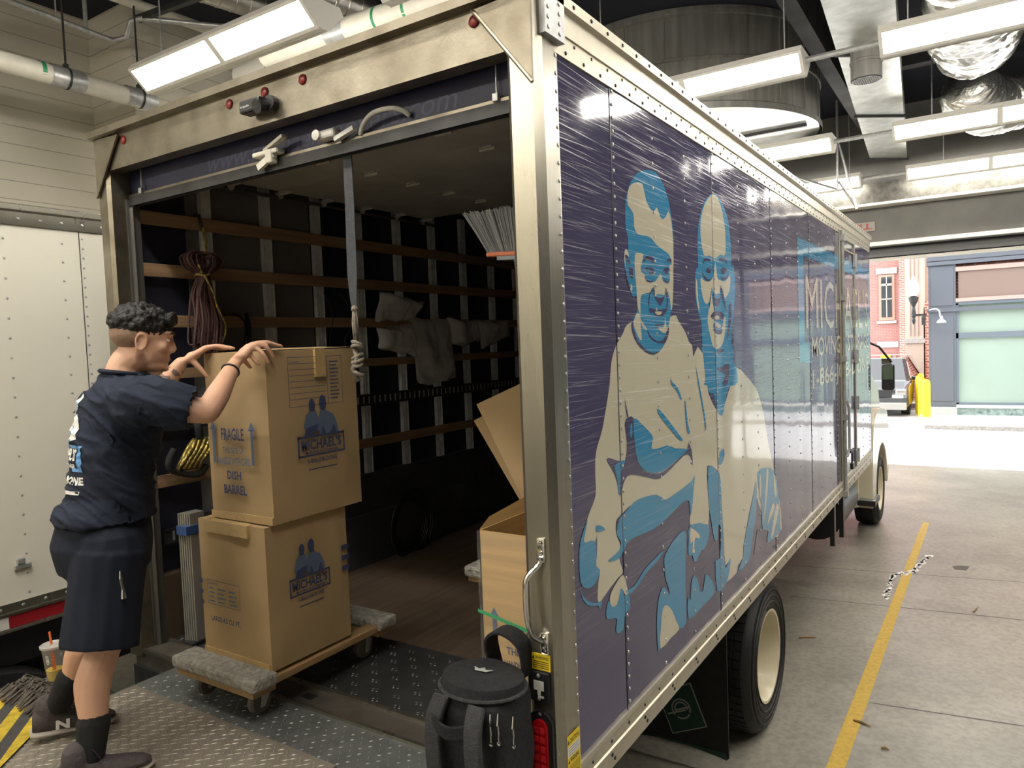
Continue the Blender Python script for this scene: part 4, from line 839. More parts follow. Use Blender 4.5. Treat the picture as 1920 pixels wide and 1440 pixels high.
# pipes at the left
def pipe(name, label, pts, r, m, bands=()):
    root = thing(name, label, 'pipe', pts[0]); mb = MB(); mb.tube(pts, r, 20); mb.build('pipe_run', m, root, smooth='auto'); return root
zz = 4.26; px_ = -6.5
root = pipe('white_pipe', 'fat white jacketed pipe with a green marking band before the left block wall', [(px_, -3.0, zz), (px_, 2.65, 4.22)], .095, M['pipew'])
mb = MB(); yv = at(75, 120, x=px_).y; mb.lathe((px_, yv, 4.232), [(.0965, -.02), (.0965, .02)], (0, 1, 0), 24); mb.build('green_band', mat('green_arrow_band', (.02, .24, .10), .5), root)
for u, v in ((125, 150), (262, 188)):
    yv = at(u, v, x=px_).y; mb = MB(); mb.lathe((px_, yv, 4.228), [(.099, -.16), (.102, -.15), (.102, .15), (.099, .16)], (0, 1, 0), 24); sd_ = mb.build('pipe_saddle', M['galv'], root, smooth='auto')
    mb = MB(); mb.lathe((px_, yv, 4.228), [(.106, -.012), (.106, .012)], (0, 1, 0), 24); mb.cyl((px_, yv, 4.33), (px_, yv, 5.49), .010, 6); mb.box(px_-.02, px_+.02, yv-.02, yv+.02, 4.32, 4.37); mb.build('pipe_clamp', M['dsteel'], root)
a = at(560, 82, y=3.0); b = at(990, -30, y=3.0)
pa, pb = at(500, 106, y=3.3), at(960, -46, y=3.3)
root = pipe('white_pipe', 'fat white jacketed pipe with green stripes seen over the truck header', [pa, pb], .115, M['pipew'])
dp = (pb-pa).normalized(); pm = at(637, 60, y=3.3)
mb = MB(); mb.lathe(pm, [(.119, -.13), (.122, -.12), (.122, .12), (.119, .13)], dp, 24); mb.build('pipe_saddle', M['galv'], root, smooth='auto')
for u, v in ((712, 36), (768, 17)): mb = MB(); mb.lathe(at(u, v, y=3.3), [(.1165, -.016), (.1165, .016)], dp, 24); mb.build('green_band', bpy.data.materials['green_arrow_band'], root)
mb = MB(); mb.cyl(pm+V((0, 0, .1)), (pm.x, pm.y, 5.49), .008, 6); mb.build('hanger_rod', M['galv'], root)
# elbow linking both jackets
# sprinkler pipes
root = pipe('sprinkler_pipe', 'thin grey metal water pipe crossing the dark ceiling opening at upper left', [(-6.9, 1.35, 5.0), (-6.9, 2.62, 4.93), (-6.75, 2.70, 4.95), (-6.65, 2.70, 5.10), (-6.5, 2.75, 5.10), (-5.6, 3.6, 5.02)], .028, M['galv'])
mb = MB(); mb.cyl((-6.9, 2.35, 4.95), (-6.9, 2.35, 5.49), .022, 8); mb.build('riser', M['galv'], root); MB().cyl((-6.9, 2.05, 4.97), (-6.9, 2.05, 5.49), .008, 6).build('hanger_rod', M['galv'], root)
pipe('white_pipe', 'thinner white pipe high above the left light, running toward the truck', [(-6.6, 1.6, 5.25), (-6.35, 5.2, 5.22)], .055, M['pipew'])
for i, (x0, y0, x1, y1, r) in enumerate([(-6.0, 1.9, -5.35, 5.2, .15), (-5.25, 2.2, -4.6, 5.4, .15), (-4.6, 2.6, -3.6, 5.8, .15)]):
    mb = MB(); mb.cyl((x0, y0, 5.32), (x1, y1, 5.30), r, 20)
    d = V((x1-x0, y1-y0, -.02)); n_ = int(d.length/.16)
    for k in range(n_): c_ = V((x0, y0, 5.32))+d*(k/n_); mb.lathe(c_, [(r, -.008), (r+.006, 0), (r, .008)], d, 20)
    o = mb.build('spiral_duct', M['spiral'], None, smooth='auto'); tag(o, ['silver spiral duct nearest the corner at the top left', 'middle one of the three silver spiral ducts at the top left', 'silver spiral duct closest to the truck roof at the top left'][i], 'duct')
o = MB().obox((-5.1, 2.9, 5.12), (1.5, .15, 0), (-.003, .03, 0), (0, 0, .03)).build('strut_channel', M['dsteel']); tag(o, 'dark steel channel bar under the silver spiral ducts', 'bar')
ha, hb_ = at(462, 150, y=3.9), at(640, 78, y=3.9)
root = thing('unit_heater', 'white rounded housing with a dark oval opening above the truck header', 'housing', ha)
mb = MB(); mb.tube([ha, hb_], .20, 24); mb.build('housing', M['whitep'], root, smooth='auto'); ho = at(510, 134, y=3.68)
MB().lathe(ho, [(0, 0), (.12, 0), (.135, -.012), (.12, -.02)], (0, -1, -.35), 24).build('dark_opening', M['blackp'], root)
MB().cyl(ha+V((.1, 0, .15)), (ha.x+.1, ha.y, 5.49), .01, 6).build('hanger_rod', M['galv'], root)
root = thing('high_bay_lamp', 'grey rounded lamp housing cut by the top left corner', 'lamp', (-6.9, .7, 4.7))
mb = MB(); mb.lathe((-6.95, .98, 4.78), [(0, -.03), (.14, -.02), (.20, .03), (.22, .12), (.18, .2), (.05, .26), (0, .26)], (0, 0, 1), 24); mb.build('shade', M['tank'], root, smooth='auto'); MB().cyl((-6.95, .98, 5.0), (-6.95, .98, 5.49), .012, 6).build('rod', M['galv'], root)

# ------------------------------------------------------------------ neighbouring white truck
W2 = thing('white_box_truck', 'white riveted box truck parked at the left edge of the picture', 'truck', (-4.4, -1.2, GZ))
xr = -3.2
MB().box(xr-2.4, xr, -4.4, 2.3, .14, 2.20).build('box_body', M['white2'], W2)
mb = MB(); mb.prism([(xr-.02, -4.4, 2.165), (xr+.008, -4.4, 2.165), (xr+.008, -4.4, 2.235), (xr+.02, -4.4, 2.245), (xr+.02, -4.4, 2.272), (xr-.02, -4.4, 2.285)], (0, 6.7, 0)); mb.box(xr-2.42, xr-.01, -4.4, 2.3, 2.2, 2.28); mb.build('top_rail', M['alu'], W2)
mb = MB(); mb.prism([(xr-.02, -4.4, .165), (xr+.008, -4.4, .165), (xr+.008, -4.4, .12), (xr+.018, -4.4, .118), (xr+.018, -4.4, .108), (xr+.006, -4.4, .104), (xr+.006, -4.4, .03), (xr+.014, -4.4, .027), (xr+.014, -4.4, .015), (xr-.02, -4.4, .015)], (0, 6.7, 0))
br_ = mb.build('bottom_rail', M['alu'], W2)
MB().box(xr+.0062, xr+.0085, -.245, .25, .035, .098).build('red_reflector', mat('red_reflector_tape', (.35, .012, .02), .35), br_); MB().box(xr+.0062, xr+.0085, -.75, -.245, .035, .098).build('white_reflector', M['lblW'], br_)
mb = MB()
for y in [-1.6+.293*i for i in range(13)]:
    z = .20
    while z < 2.14: mb.rivet((xr, y, z), (1, 0, 0), .007); z += .105
for z in [.2+.055*i for i in range(36)]: mb.rivet((xr, .27, z), (1, 0, 0), .007)
y = -1.6
while y < 2.2: mb.rivet((xr+.008, y, 2.20), (1, 0, 0), .009); mb.rivet((xr+.008, y, .142), (1, 0, 0), .009); y += .11
mb.build('rivets', M['galv'], W2)
MB().box(xr, xr+.0015, .250, .254, .16, 2.17).build('panel_seam', M['dsteel'], W2)
mb = MB(); mb.bbox(xr, xr+.02, -.20, -.12, .335, .36, .004); mb.bbox(xr, xr+.025, -.19, -.15, .36, .395, .006); mb.build('side_latch', M['galv'], W2)
for y in (-.35, ):
    mb = MB().lathe((xr-.02, y, GZ+.46), [(.28, 0), (.36, .01), (.44, 0), (.46, -.04), (.46, -.26), (.28, -.28)], (1, 0, 0), 40); o = mb.build('wheel', M['black'], W2, smooth='auto'); MB().lathe((xr-.02, y, GZ+.46), [(.28, 0), (.25, -.1), (.0, -.1)], (1, 0, 0), 32).build('rim', M['white2'], o, smooth='auto')
mb = MB(); mb.box(xr-2.3, xr-.1, -4.3, 2.2, -.2, .02); mb.box(xr-.5, xr-.4, -4.2, 2.2, -.5, -.2); mb.build('underframe', M['blackp'], W2)
MB().box(xr-1.2, xr-.03, .2, .22, -.95, -.2).build('mud_flap', M['black'], W2)

# ------------------------------------------------------------------ the street outside
slab('floor_street', M['street'], -40, 40, 13.4, 70, GZ-.2, GZ-.002)
o = struct(MB().box(-.45, 16, 19.3, 21.85, GZ, GZ+.10).build('floor_sidewalk', M['street']))
MB().bbox(-.2, 16, 19.12, 19.3, GZ-.05, GZ+.11, .02).build('granite_kerb', M['kerb']); tag(COL.objects['granite_kerb'], 'rough granite kerb along the pavement across the street', 'kerb')
SF = 21.8
B = thing('storefront', 'slate blue shop front with a pale green window and brown sign board across the street', 'building', (4, SF+1, GZ))
def pil(x0, x1):
    mb = MB(); mb.box(x0, x1, SF, SF+.3, -.78, 3.4); mb.build('pilaster', M['store'], B)
    mb = MB(); mb.box(x0+.06, x1-.06, SF-.02, SF+.0, -.62, 1.75); mb.box(x0+.06, x1-.06, SF-.02, SF, 2.05, 3.15); pb = mb.build('pilaster_panel', M['store'], B, bev=.02)
    mb = MB(); mb.box(x0-.02, x1+.02, SF-.06, SF+.3, GZ, -.78); mb.build('granite_foot', M['gran'], B)
for i in range(5):
    x0 = -.24+2.83*i; pil(x0, x0+.66)
    a, b = x0+.66, x0+2.83
    MB().box(a, b, SF+.10, SF+.14, -.66, 2.08).build('window_pane', M['stormwin'], B)
    mb = MB(); mb.box(a, a+.06, SF+.02, SF+.12, -.70, 2.1); mb.box(b-.06, b, SF+.02, SF+.12, -.70, 2.1); mb.box(a, b, SF+.02, SF+.12, 2.05, 2.14); mb.box(a, b, SF+.02, SF+.12, 1.13, 1.28); mb.box(a, b, SF+.02, SF+.12, -.72, -.66)
    mb.build('window_frame', mat('window_frame_paint', (.12, .145, .17), .5) if i == 0 else bpy.data.materials['window_frame_paint'], B)
    mb = MB(); mb.box(a+.06, b-.06, SF+.05, SF+.12, 2.24, 2.98); mb.build('sign_board', M['storeb'], B)
    mb = MB(); mb.box(a, b, SF, SF+.12, 2.14, 2.24); mb.box(a, b, SF, SF+.12, 2.98, 3.1); mb.build('board_trim', mat('board_trim', (.42, .30, .26), .5) if i == 0 else bpy.data.materials['board_trim'], B)
    MB().box(a, b, SF-.04, SF+.3, -.80, -.72).build('window_sill', M['whitep'], B)
    MB().box(a, b, SF, SF+.3, GZ, -.80).build('marble_base', M['marble'], B)
mb = MB()
for z, d in ((1.88, .04), (3.18, .08), (3.30, .05)): mb.box(-.28, 14, SF-d, SF+.3, z, z+.10)
mb.box(-.26, 14, SF, SF+.3, 3.18, 3.9); mb.build('cornice', M['store'], B)
MB().box(-.26, 14.2, SF+.3, SF+2, GZ, 9).build('upper_wall', M['orbrick'], B)
mb = MB()
for i in range(12): mb.cyl((.62+.11*i, SF+.16, 1.86), (.62+.11*i, SF+.16, 1.66), .012, 6)
mb.mi = 0; mb.build('hanging_bulbs', M['white'], B)
G = thing('gooseneck_lamp', 'white gooseneck lamp on the slate blue pilaster', 'lamp', (.06, SF-.3, 1.8))
mb = MB(); mb.tube(spline([(-.22, SF-.02, 1.95), (-.05, SF-.25, 1.97), (.04, SF-.35, 1.9), (.06, SF-.36, 1.75)], 5, False), .018, 8); mb.build('arm', M['whitep'], G)
mb = MB(); mb.lathe((.09, SF-.36, 1.58), [(.12, 0), (.10, .05), (.04, .10), (.035, .18), (0, .19)], n=18); mb.build('lamp_shade', M['whitep'], G, smooth='auto')
Gl = thing('wall_lantern', 'black bracket street lantern with a white globe before the beige building', 'lamp', (-.58, 21.5, 2.0))
mb = MB(); mb.lathe((-.585, 21.5, 0), [(0, 1.55), (.03, 1.60), (.05, 1.68), (.03, 1.74), (.06, 1.80), (.05, 1.95), (.03, 2.05), (.06, 2.12), (.10, 2.2), (.13, 2.32), (.04, 2.36), (0, 2.37)], n=16); mb.obox((-.42, 21.5, 1.82), (.16, 0, 0), (0, .02, 0), (0, 0, .03)); mb.obox((-.34, 21.5, 1.66), (.05, 0, 0), (0, .02, 0), (0, 0, .12)); mb.build('bracket', M['dsteel'], Gl)
mb = MB(); mb.lathe((-.585, 21.5, 0), [(.09, 2.36), (.15, 2.48), (.155, 2.6), (.11, 2.75), (.06, 2.82), (.03, 2.88), (0, 2.95)], n=20); mb.build('globe', M['lampg'], Gl, smooth='auto')
Bb = thing('beige_stone_building', 'narrow beige stone building between the red brick wall and the shop front', 'building', (-.8, 29, GZ))
mb = MB(); mb.box(-1.25, -.70, 27, 33, GZ, 9); mb.box(-.70, .6, 28.2, 33, GZ, 9); mb.build('stone_wall', M['beige'], Bb)
mb = MB()
for x in (-1.12, -1.0, -.88): mb.box(x, x+.03, 26.95, 27.0, 1.2, 9)
mb.box(-1.3, -.65, 26.92, 27, .95, 1.1); mb.build('pilaster_ribs', M['gran'], Bb)
MB().box(-.62, -.5, 27.2, 28.2, GZ, 2.2).build('brick_pier', M['orbrick'], Bb)
MB().box(-.50, -.24, 24.6, 27, GZ, 2.3).build('brick_side_wall', M['orbrick'], Bb)
Rb = thing('red_brick_building', 'red brick building with a sash window far behind the truck nose', 'building', (-4, 41, GZ))
MB().box(-14, -2.55, 40, 46, GZ, 12).build('brick_wall', M['redbrick'], Rb)
MB().box(-2.55, -1.9, 39.6, 46, GZ, 12).build('brick_pilaster', M['orbrick'], Rb)
mb = MB(); mb.box(-3.50, -2.78, 39.93, 40, 1.95, 4.25); wf = mb.build('window_frame', mat('salmon_frame', (.52, .24, .18), .6), Rb); MB().box(-3.38, -2.90, 39.90, 39.935, 2.1, 4.15).build('window_pane', M['glassd'], wf)
mb = MB(); mb.box(-3.38, -2.90, 39.88, 39.91, 3.0, 3.05); mb.box(-3.16, -3.12, 39.88, 39.91, 2.1, 4.15); mb.box(-3.38, -2.9, 39.88, 39.9, 3.7, 3.8); mb.build('glazing_bar', M['beige'], wf)
mb = MB(); mb.box(-3.62, -2.66, 39.9, 40, 4.3, 4.6); mb.box(-3.6, -2.7, 39.88, 40, 1.78, 1.92); mb.box(-3.6, -2.62, 39.92, 40, .55, .85); mb.box(-14, -2.5, 39.9, 40, .12, .2); mb.build('stone_lintel', M['gran'], Rb)
for i, (bx_, by_, l) in enumerate([(-.27, 21.1, 'nearest and tallest yellow bollard at the shop front corner'), (-.43, 22.0, 'second yellow bollard just behind the nearest one'), (-.56, 22.9, 'third yellow bollard, half hidden by the one before it'), (-.62, 24.2, 'farthest yellow bollard beside the white car')]):
    p = V((bx_, by_, GZ)); r = .105
    mb = MB(); mb.lathe((p.x, p.y, GZ), [(r, 0), (r, 1.02), (r*.92, 1.08), (r*.6, 1.13), (0, 1.15)], n=24); o = mb.build('bollard', M['yellow'], None, smooth='auto'); tag(o, l, 'bollard', 'yellow bollards by the shop')
def car(name, label, loc, paint, w_, h, ln, extra=None):
    root = thing(name, label, 'car', loc); x, y, z = loc; hw = w_/2
    ys = [0, .06, .25, 1.0, 1.15, 1.85, 3.9, 4.4, 4.5]
    prof = [(.02, .28), (0, .55), (.05, .82), (.95, 1.0), (1.5, h*.97), (2.2, h), (ln-.9, h*.98), (ln-.25, 1.0), (ln, .85), (ln, .3)]
    mb = MB(); n = len(prof)
    secs = []
    for sx, wk in ((-1, .93), (-.86, 1.0), (.86, 1.0), (1, .93)): secs.append([(x+sx*hw*(1 if b < 1.02 else .82), y+a*(1 if abs(sx) < .9 else 1.0)+(0 if abs(sx) < .9 else .06), z+b) for a, b in prof])
    vs = [q for s_ in secs for q in s_]; fs = []
    for i in range(3):
        for j in range(n-1): fs.append((i*n+j, i*n+j+1, (i+1)*n+j+1, (i+1)*n+j))
        fs.append((i*n+n-1, i*n, (i+1)*n, (i+1)*n+n-1))
    fs += [tuple(range(n)), tuple(range(3*n, 4*n))]
    mb.add(vs, fs); mb.build('body', paint, root, bev=.04)
    MB().add([(x-hw*.78, y+1.0, z+1.04), (x+hw*.78, y+1.0, z+1.04), (x+hw*.70, y+1.46, z+h*.93), (x-hw*.70, y+1.46, z+h*.93)], [(0, 1, 2, 3)]).build('windshield', M['glassd'], root)
    mb = MB(); mb.box(x-hw*.55, x+hw*.55, y-.03, y+.02, z+.58, z+.78); mb.build('grille', M['blackp'], root)
    for s_ in (-1, 1):
        MB().bbox(x+s_*hw*.80-.14, x+s_*hw*.80+.14, y-.02, y+.08, z+.64, z+.80, .03).build('headlight', M['chrome'], root)
        mb = MB().lathe((x+s_*(hw-.02), y+.85, z+.34), [(.20, 0), (.34, .0), (.34, -.22), (.2, -.22)], (s_, 0, 0), 28); mb.build('wheel', M['black'], root)
        MB().bbox(x+s_*(hw+.08)-.08, x+s_*(hw+.08)+.08, y+1.25, y+1.33, z+1.0, z+1.12, .03).build('side_mirror', paint, root)
    mb = MB(); mb.bbox(x-hw*.96, x+hw*.96, y-.07, y+.08, z+.20, z+.42, .03); mb.build('bumper', M['aslat'], root)
    return root
car('black_car', 'glossy black car facing the garage, half hidden by the truck mirror', (-1.72, 21.9, GZ), M['cark'], 1.9, 1.72, 4.6)
MB().box(-1.62, -1.36, 23.2, 23.4, .575, .66).build('roof_sign', M['yellow']); tag(COL.objects['roof_sign'], 'yellow sign on the roof of the black car', 'sign')
car('white_car', 'white car parked behind the black car near the bollards', (-2.4, 30.2, GZ), M['carw'], 1.8, 1.5, 4.4)
for i, (x, y, z1) in enumerate([(8.5, 19, 6), ]):
    pass

# floor paint and litter
mb = MB(); mb.add([(.325, 1.2, GZ+.002), (.425, 1.2, GZ+.002), (.500, 8.86, GZ+.002), (.425, 8.86, GZ+.002)], [(0, 1, 2, 3)])
ym = mat('worn_yellow_paint', (.62, .40, .045), .55, 0, .25, 30, .1, 60); o = mb.build('trim_paint_line', ym); tag(o, 'worn yellow painted parking line on the concrete floor', 'floor marking')
pts = [at(u, v, z=GZ+.003) for u, v in [(1661, 1122), (1666, 1105), (1668, 1090), (1676, 1078), (1690, 1075), (1712, 1072), (1722, 1062), (1730, 1052), (1746, 1040)]]
mb = MB(); random.seed(5)
for i in range(len(pts)-1):
    for k in range(9):
        p = pts[i].lerp(pts[i+1], k/9)+V((random.uniform(-.02, .02), random.uniform(-.04, .04), 0)); a = random.uniform(0, 3); mb.add([p+V((math.cos(a+t)*random.uniform(.012, .03), math.sin(a+t)*random.uniform(.02, .06), 0)) for t in (0, 1.3, 2.6, 3.9, 5.2)], [(0, 1, 2, 3, 4)])
o = mb.build('white_paint_spill', M['white']); tag(o, 'thin jagged trail of white paint across the yellow line', 'paint mark', kind='stuff')
mb = MB()
for (u0, v0), (u1, v1) in (((1480, 1118), (1920, 1163)), ((1480, 1060), (1920, 1092)), ((1630, 1318), (1920, 1362))):
    a, b = at(u0, v0, z=GZ+.001), at(u1, v1, z=GZ+.001); mb.add([a, b, b+V((0, .012, 0)), a+V((0, .012, 0))], [(0, 1, 2, 3)])
mb.add([at(1785, 1062, z=GZ+.001), at(1790, 1068, z=GZ+.001), at(1812, 1070, z=GZ+.001), at(1818, 1062, z=GZ+.001), at(1800, 1060, z=GZ+.001)], [(0, 1, 2, 3, 4)])
o = mb.build('floor_cracks', mat('dark_crack', (.12, .11, .10), .9)); tag(o, 'thin dark joints and a patch in the concrete floor', 'floor marking', kind='stuff')
for i, (q0, q1, l) in enumerate([((1600, 1350), (1633, 1362), 'brown twig lying on the lower end of the yellow line'), ((1498, 1195), (1530, 1195), 'short brown twig on the floor left of the yellow line'), ((1825, 1147), (1834, 1138), 'curled dark twig on the floor right of the yellow line'), ((1652, 1401), (1668, 1406), 'small twig on the floor near the bottom right of the line')]):
    a, b = at(*q0, z=GZ+.008), at(*q1, z=GZ+.008); o = MB().tube([a, a.lerp(b, .5)+V((0, .01, .002)), b], [.006, .008, .003], 6).build('twig', M['oak']); tag(o, l, 'twig', 'twigs on the garage floor')

# ------------------------------------------------------------------ cartons
def facetext(mb, txt, P, U, Wd, u, v, w_, h, bold=.02):
    """text on a carton face; P lower-left corner, U horizontal unit; u,v offsets"""
    text_faces(mb, txt, V(P)+V(U)*u+V((0, 0, v)), U, (0, 0, 1), w_, h, .0012, bold=bold)
def quadf(mb, P, U, u0, u1, v0, v1, lift=.0012):
    P, U = V(P), V(U); n = U.cross(V((0, 0, 1))); o = P+n*lift; z = V((0, 0, 1))
    mb.add([o+U*u0+z*v0, o+U*u1+z*v0, o+U*u1+z*v1, o+U*u0+z*v1], [(0, 1, 2, 3)])
def logo(ink, ink2, P, U, u, v, w_, h):
    """two printed figures over a framed name; w,h the whole size"""
    P, U = V(P), V(U); n = U.cross(V((0, 0, 1))); Z = V((0, 0, 1))
    def q(pts, mb, l=.0012): mb.poly([P+U*(u+a*w_)+Z*(v+b*h)+n*l for a, b in pts])
    def ov(cx, cy, rx, ry, mb, l=.0012): q([(cx+rx*math.cos(t*PI/8), cy+ry*math.sin(t*PI/8)) for t in range(16)], mb, l)
    ov(.33, .88, .065, .085, ink); ov(.56, .90, .075, .10, ink)
    q([(.20, .50), (.14, .62), (.20, .76), (.28, .81), (.40, .81), (.45, .72), (.47, .55)], ink2)
    q([(.46, .50), (.46, .72), (.50, .80), (.62, .80), (.78, .74), (.86, .60), (.88, .50)], ink2)
    q([(.14, .50), (.2, .60), (.45, .64), (.42, .56), (.28, .48)], ink, .0018); q([(.50, .50), (.54, .62), (.60, .5)], ink, .0018); q([(.70, .5), (.78, .62), (.84, .5)], ink, .0018)
    for a0, a1, b0, b1 in ((0, 1, .47, .50), (0, 1, .235, .26), (0, .03, .235, .5), (.97, 1, .235, .5)): quadf(ink, P, U, u+a0*w_, u+a1*w_, v+b0*h, v+b1*h, .002)
    facetext(ink, "MICHAEL'S", P, U, 0, u+.07*w_, v+.315*h, .86*w_, .135*h, .03); facetext(ink, "MOVING & STORAGE", P, U, 0, u+.15*w_, v+.265*h, .70*w_, .035*h)
    facetext(ink, "1-866-JOB-DONE", P, U, 0, u+.20*w_, v+.13*h, .62*w_, .07*h); quadf(ink, P, U, u+.2*w_, u+.82*w_, v+.06*h, v+.075*h)
def carton(root, x0, x1, y0, y1, z0, z1, gap=False, seed=1):
    random.seed(seed); bm = bmesh.new(); bmesh.ops.create_grid(bm, x_segments=1, y_segments=1, size=.5); bm.free()
    n = 14; mb = MB()
    def face(o, a, b, nn):
        vs = []; fs = []
        for i in range(n+1):
            for j in range(n+1):
                s_, t_ = i/n, j/n; p = V(o)+V(a)*s_+V(b)*t_
                e = min(s_, 1-s_, t_, 1-t_)*2; p += V(nn)*(noise.noise(p*5+V((seed, 0, 0)))*.010+.004)*min(1, e*3); vs.append(p)
        for i in range(n):
            for j in range(n): k = i*(n+1)+j; fs.append((k, k+n+1, k+n+2, k+1))
        mb.add(vs, fs)
    dx, dy, dz = x1-x0, y1-y0, z1-z0
    face((x0, y0, z0), (dx, 0, 0), (0, 0, dz), (0, -1, 0)); face((x1, y0, z0), (0, dy, 0), (0, 0, dz), (1, 0, 0)); face((x1, y1, z0), (-dx, 0, 0), (0, 0, dz), (0, 1, 0)); face((x0, y1, z0), (0, -dy, 0), (0, 0, dz), (-1, 0, 0))
    face((x0, y0, z1), (dx, 0, 0), (0, dy, 0), (0, 0, .4)); face((x0, y0, z0), (dx, 0, 0), (0, dy, 0), (0, 0, -.3))
    bm = bmesh.new(); me = bpy.data.meshes.new('t'); me.from_pydata([tuple(q) for q in mb.v], [], mb.f); bm.from_mesh(me); bmesh.ops.remove_doubles(bm, verts=bm.verts[:], dist=.0008); bmesh.ops.recalc_face_normals(bm, faces=bm.faces[:])
    bm.verts.index_update(); m2 = MB(); m2.add([q.co.copy() for q in bm.verts], [tuple(q.index for q in f.verts) for f in bm.faces]); bm.free(); bpy.data.meshes.remove(me)
    o = m2.build('carton_body', M['card'], root, smooth='auto'); return o
# lower carton
x0, x1, y0, y1, z0, z1 = -1.662, -1.234, -.118, .310, .172, .748
Cb = thing('cardboard_box', 'large brown moving box at the bottom of the stack, sitting on the wooden dolly', 'box', (-1.45, .1, z0), 'stacked moving boxes on the dolly')
bodyL = carton(Cb, x0, x1, y0, y1, z0, z1, seed=2)
ik, ik2 = MB(), MB()
logo(ik, ik2, (x1+.0125, y0, z0), (0, 1, 0), .095, .200, .215, .285)
for i in range(3): quadf(ik, (x1+.009, y0, z0), (0, 1, 0), .385, .428, .30+i*.045, .322+i*.045); quadf(ik, (x0, y0-.009, z0), (1, 0, 0), 0, .022, .215+i*.045, .233+i*.045)
P, U = (x0, y0-.0135, z0), (1, 0, 0)
facetext(ik, "LARGE-4.5 CU. FT.", P, U, 0, .075, .155, .19, .022)
for a0, a1, b0, b1 in ((.06, .27, .325, .327), (.06, .27, .225, .227), (.06, .062, .225, .325), (.268, .27, .225, .325)): quadf(ik, P, U, a0, a1, b0, b1)
facetext(ik, "CONTENTS", P, U, 0, .066, .308, .06, .010)
for i in range(4):
    for j, (a, wd) in enumerate(((.07, .035), (.125, .055), (.20, .05))): quadf(ik2, P, U, a, a+wd*(.8+.2*((i+j) % 2)), .290-i*.018, .296-i*.018)
merge(bodyL, ik, M['ink']); merge(bodyL, ik2, M['ink2'])
MB().bbox(x0+.06, x1-.09, y0-.0145, y0+.02, z1-.050, z1+.005, .003).build('packing_tape', M['tape'], Cb); MB().box(x0+.005, x1-.005, y0-.0085, y0, z0, z0+.03).build('packing_tape', M['tape'], Cb)
# upper carton
x0, x1, y0, y1, z0, z1 = -1.602, -1.214, -.085, .395, .754, 1.440
Cu = thing('cardboard_box', 'tall brown moving box on top of the stack, held by the mover with both hands', 'box', (-1.4, .15, z0), 'stacked moving boxes on the dolly')
bodyU = carton(Cu, x0, x1, y0, y1, z0, z1, seed=5)
ik, ik2 = MB(), MB()
P, U = (x1+.0125, y0, z0), (0, 1, 0)
logo(ik, ik2, P, U, .125, .170, .255, .325)
for a0, a1, b0, b1 in ((.095, .385, .655, .657), (.095, .385, .455, .457), (.095, .097, .455, .657), (.30, .302, .455, .657), (.383, .385, .455, .657)): quadf(ik, P, U, a0, a1, b0, b1)
for i in range(7): quadf(ik, P, U, .10, .29, .485+i*.024, .487+i*.024)
for i in range(11): quadf(ik, P, U, .315, .315+(.05 if i % 3 else .04), .475+i*.0155, .480+i*.0155)
facetext(ik, "CONTENTS", P, U, 0, .10, .632, .05, .008)
P, U = (x0, y0-.0135, z0), (1, 0, 0)
facetext(ik, "FRAGILE", P, U, 0, .105, .330, .145, .050, .02); facetext(ik2, "THIS SIDE UP", P, U, 0, .110, .277, .135, .026, .02); facetext(ik2, "HANDLE WITH CARE", P, U, 0, .075, .230, .205, .030, .02)
facetext(ik, "DISH", P, U, 0, .130, .170, .09, .036, .03); facetext(ik, "BARREL", P, U, 0, .105, .110, .145, .038, .03)
for u in (.055, .300):
    quadf(ik2, P, U, u-.008, u+.008, .235, .375); V0 = V(P)+V((0, -.0012, 0)); ik2.add([V0+V((u-.022, 0, .372)), V0+V((u+.022, 0, .372)), V0+V((u, 0, .408))], [(0, 1, 2)])
merge(bodyU, ik, M['ink']); merge(bodyU, ik2, M['ink2'])
mb = MB(); yc = (y0+y1)/2; mb.box(x1-.2, x1+.010, yc+.0, yc+.055, z1-.002, z1+.004); mb.box(x1+.002, x1+.0145, yc+.0, yc+.055, z1-.115, z1+.004); mb.build('packing_tape', M['tape'], Cu); MB().box(x0, x1, y0-.0075, y0, z0, z0+.03).build('packing_tape', M['tape'], Cu)
mb = MB(); mb.add([(x1-.02, y0+.02, z1+.004), (x1+.004, y1-.03, z1+.006), (x1-.19, y1-.03, z1+.012), (x1-.19, y0+.03, z1+.010)], [(0, 1, 2, 3)]); mb.build('top_flap', M['card'], Cu)
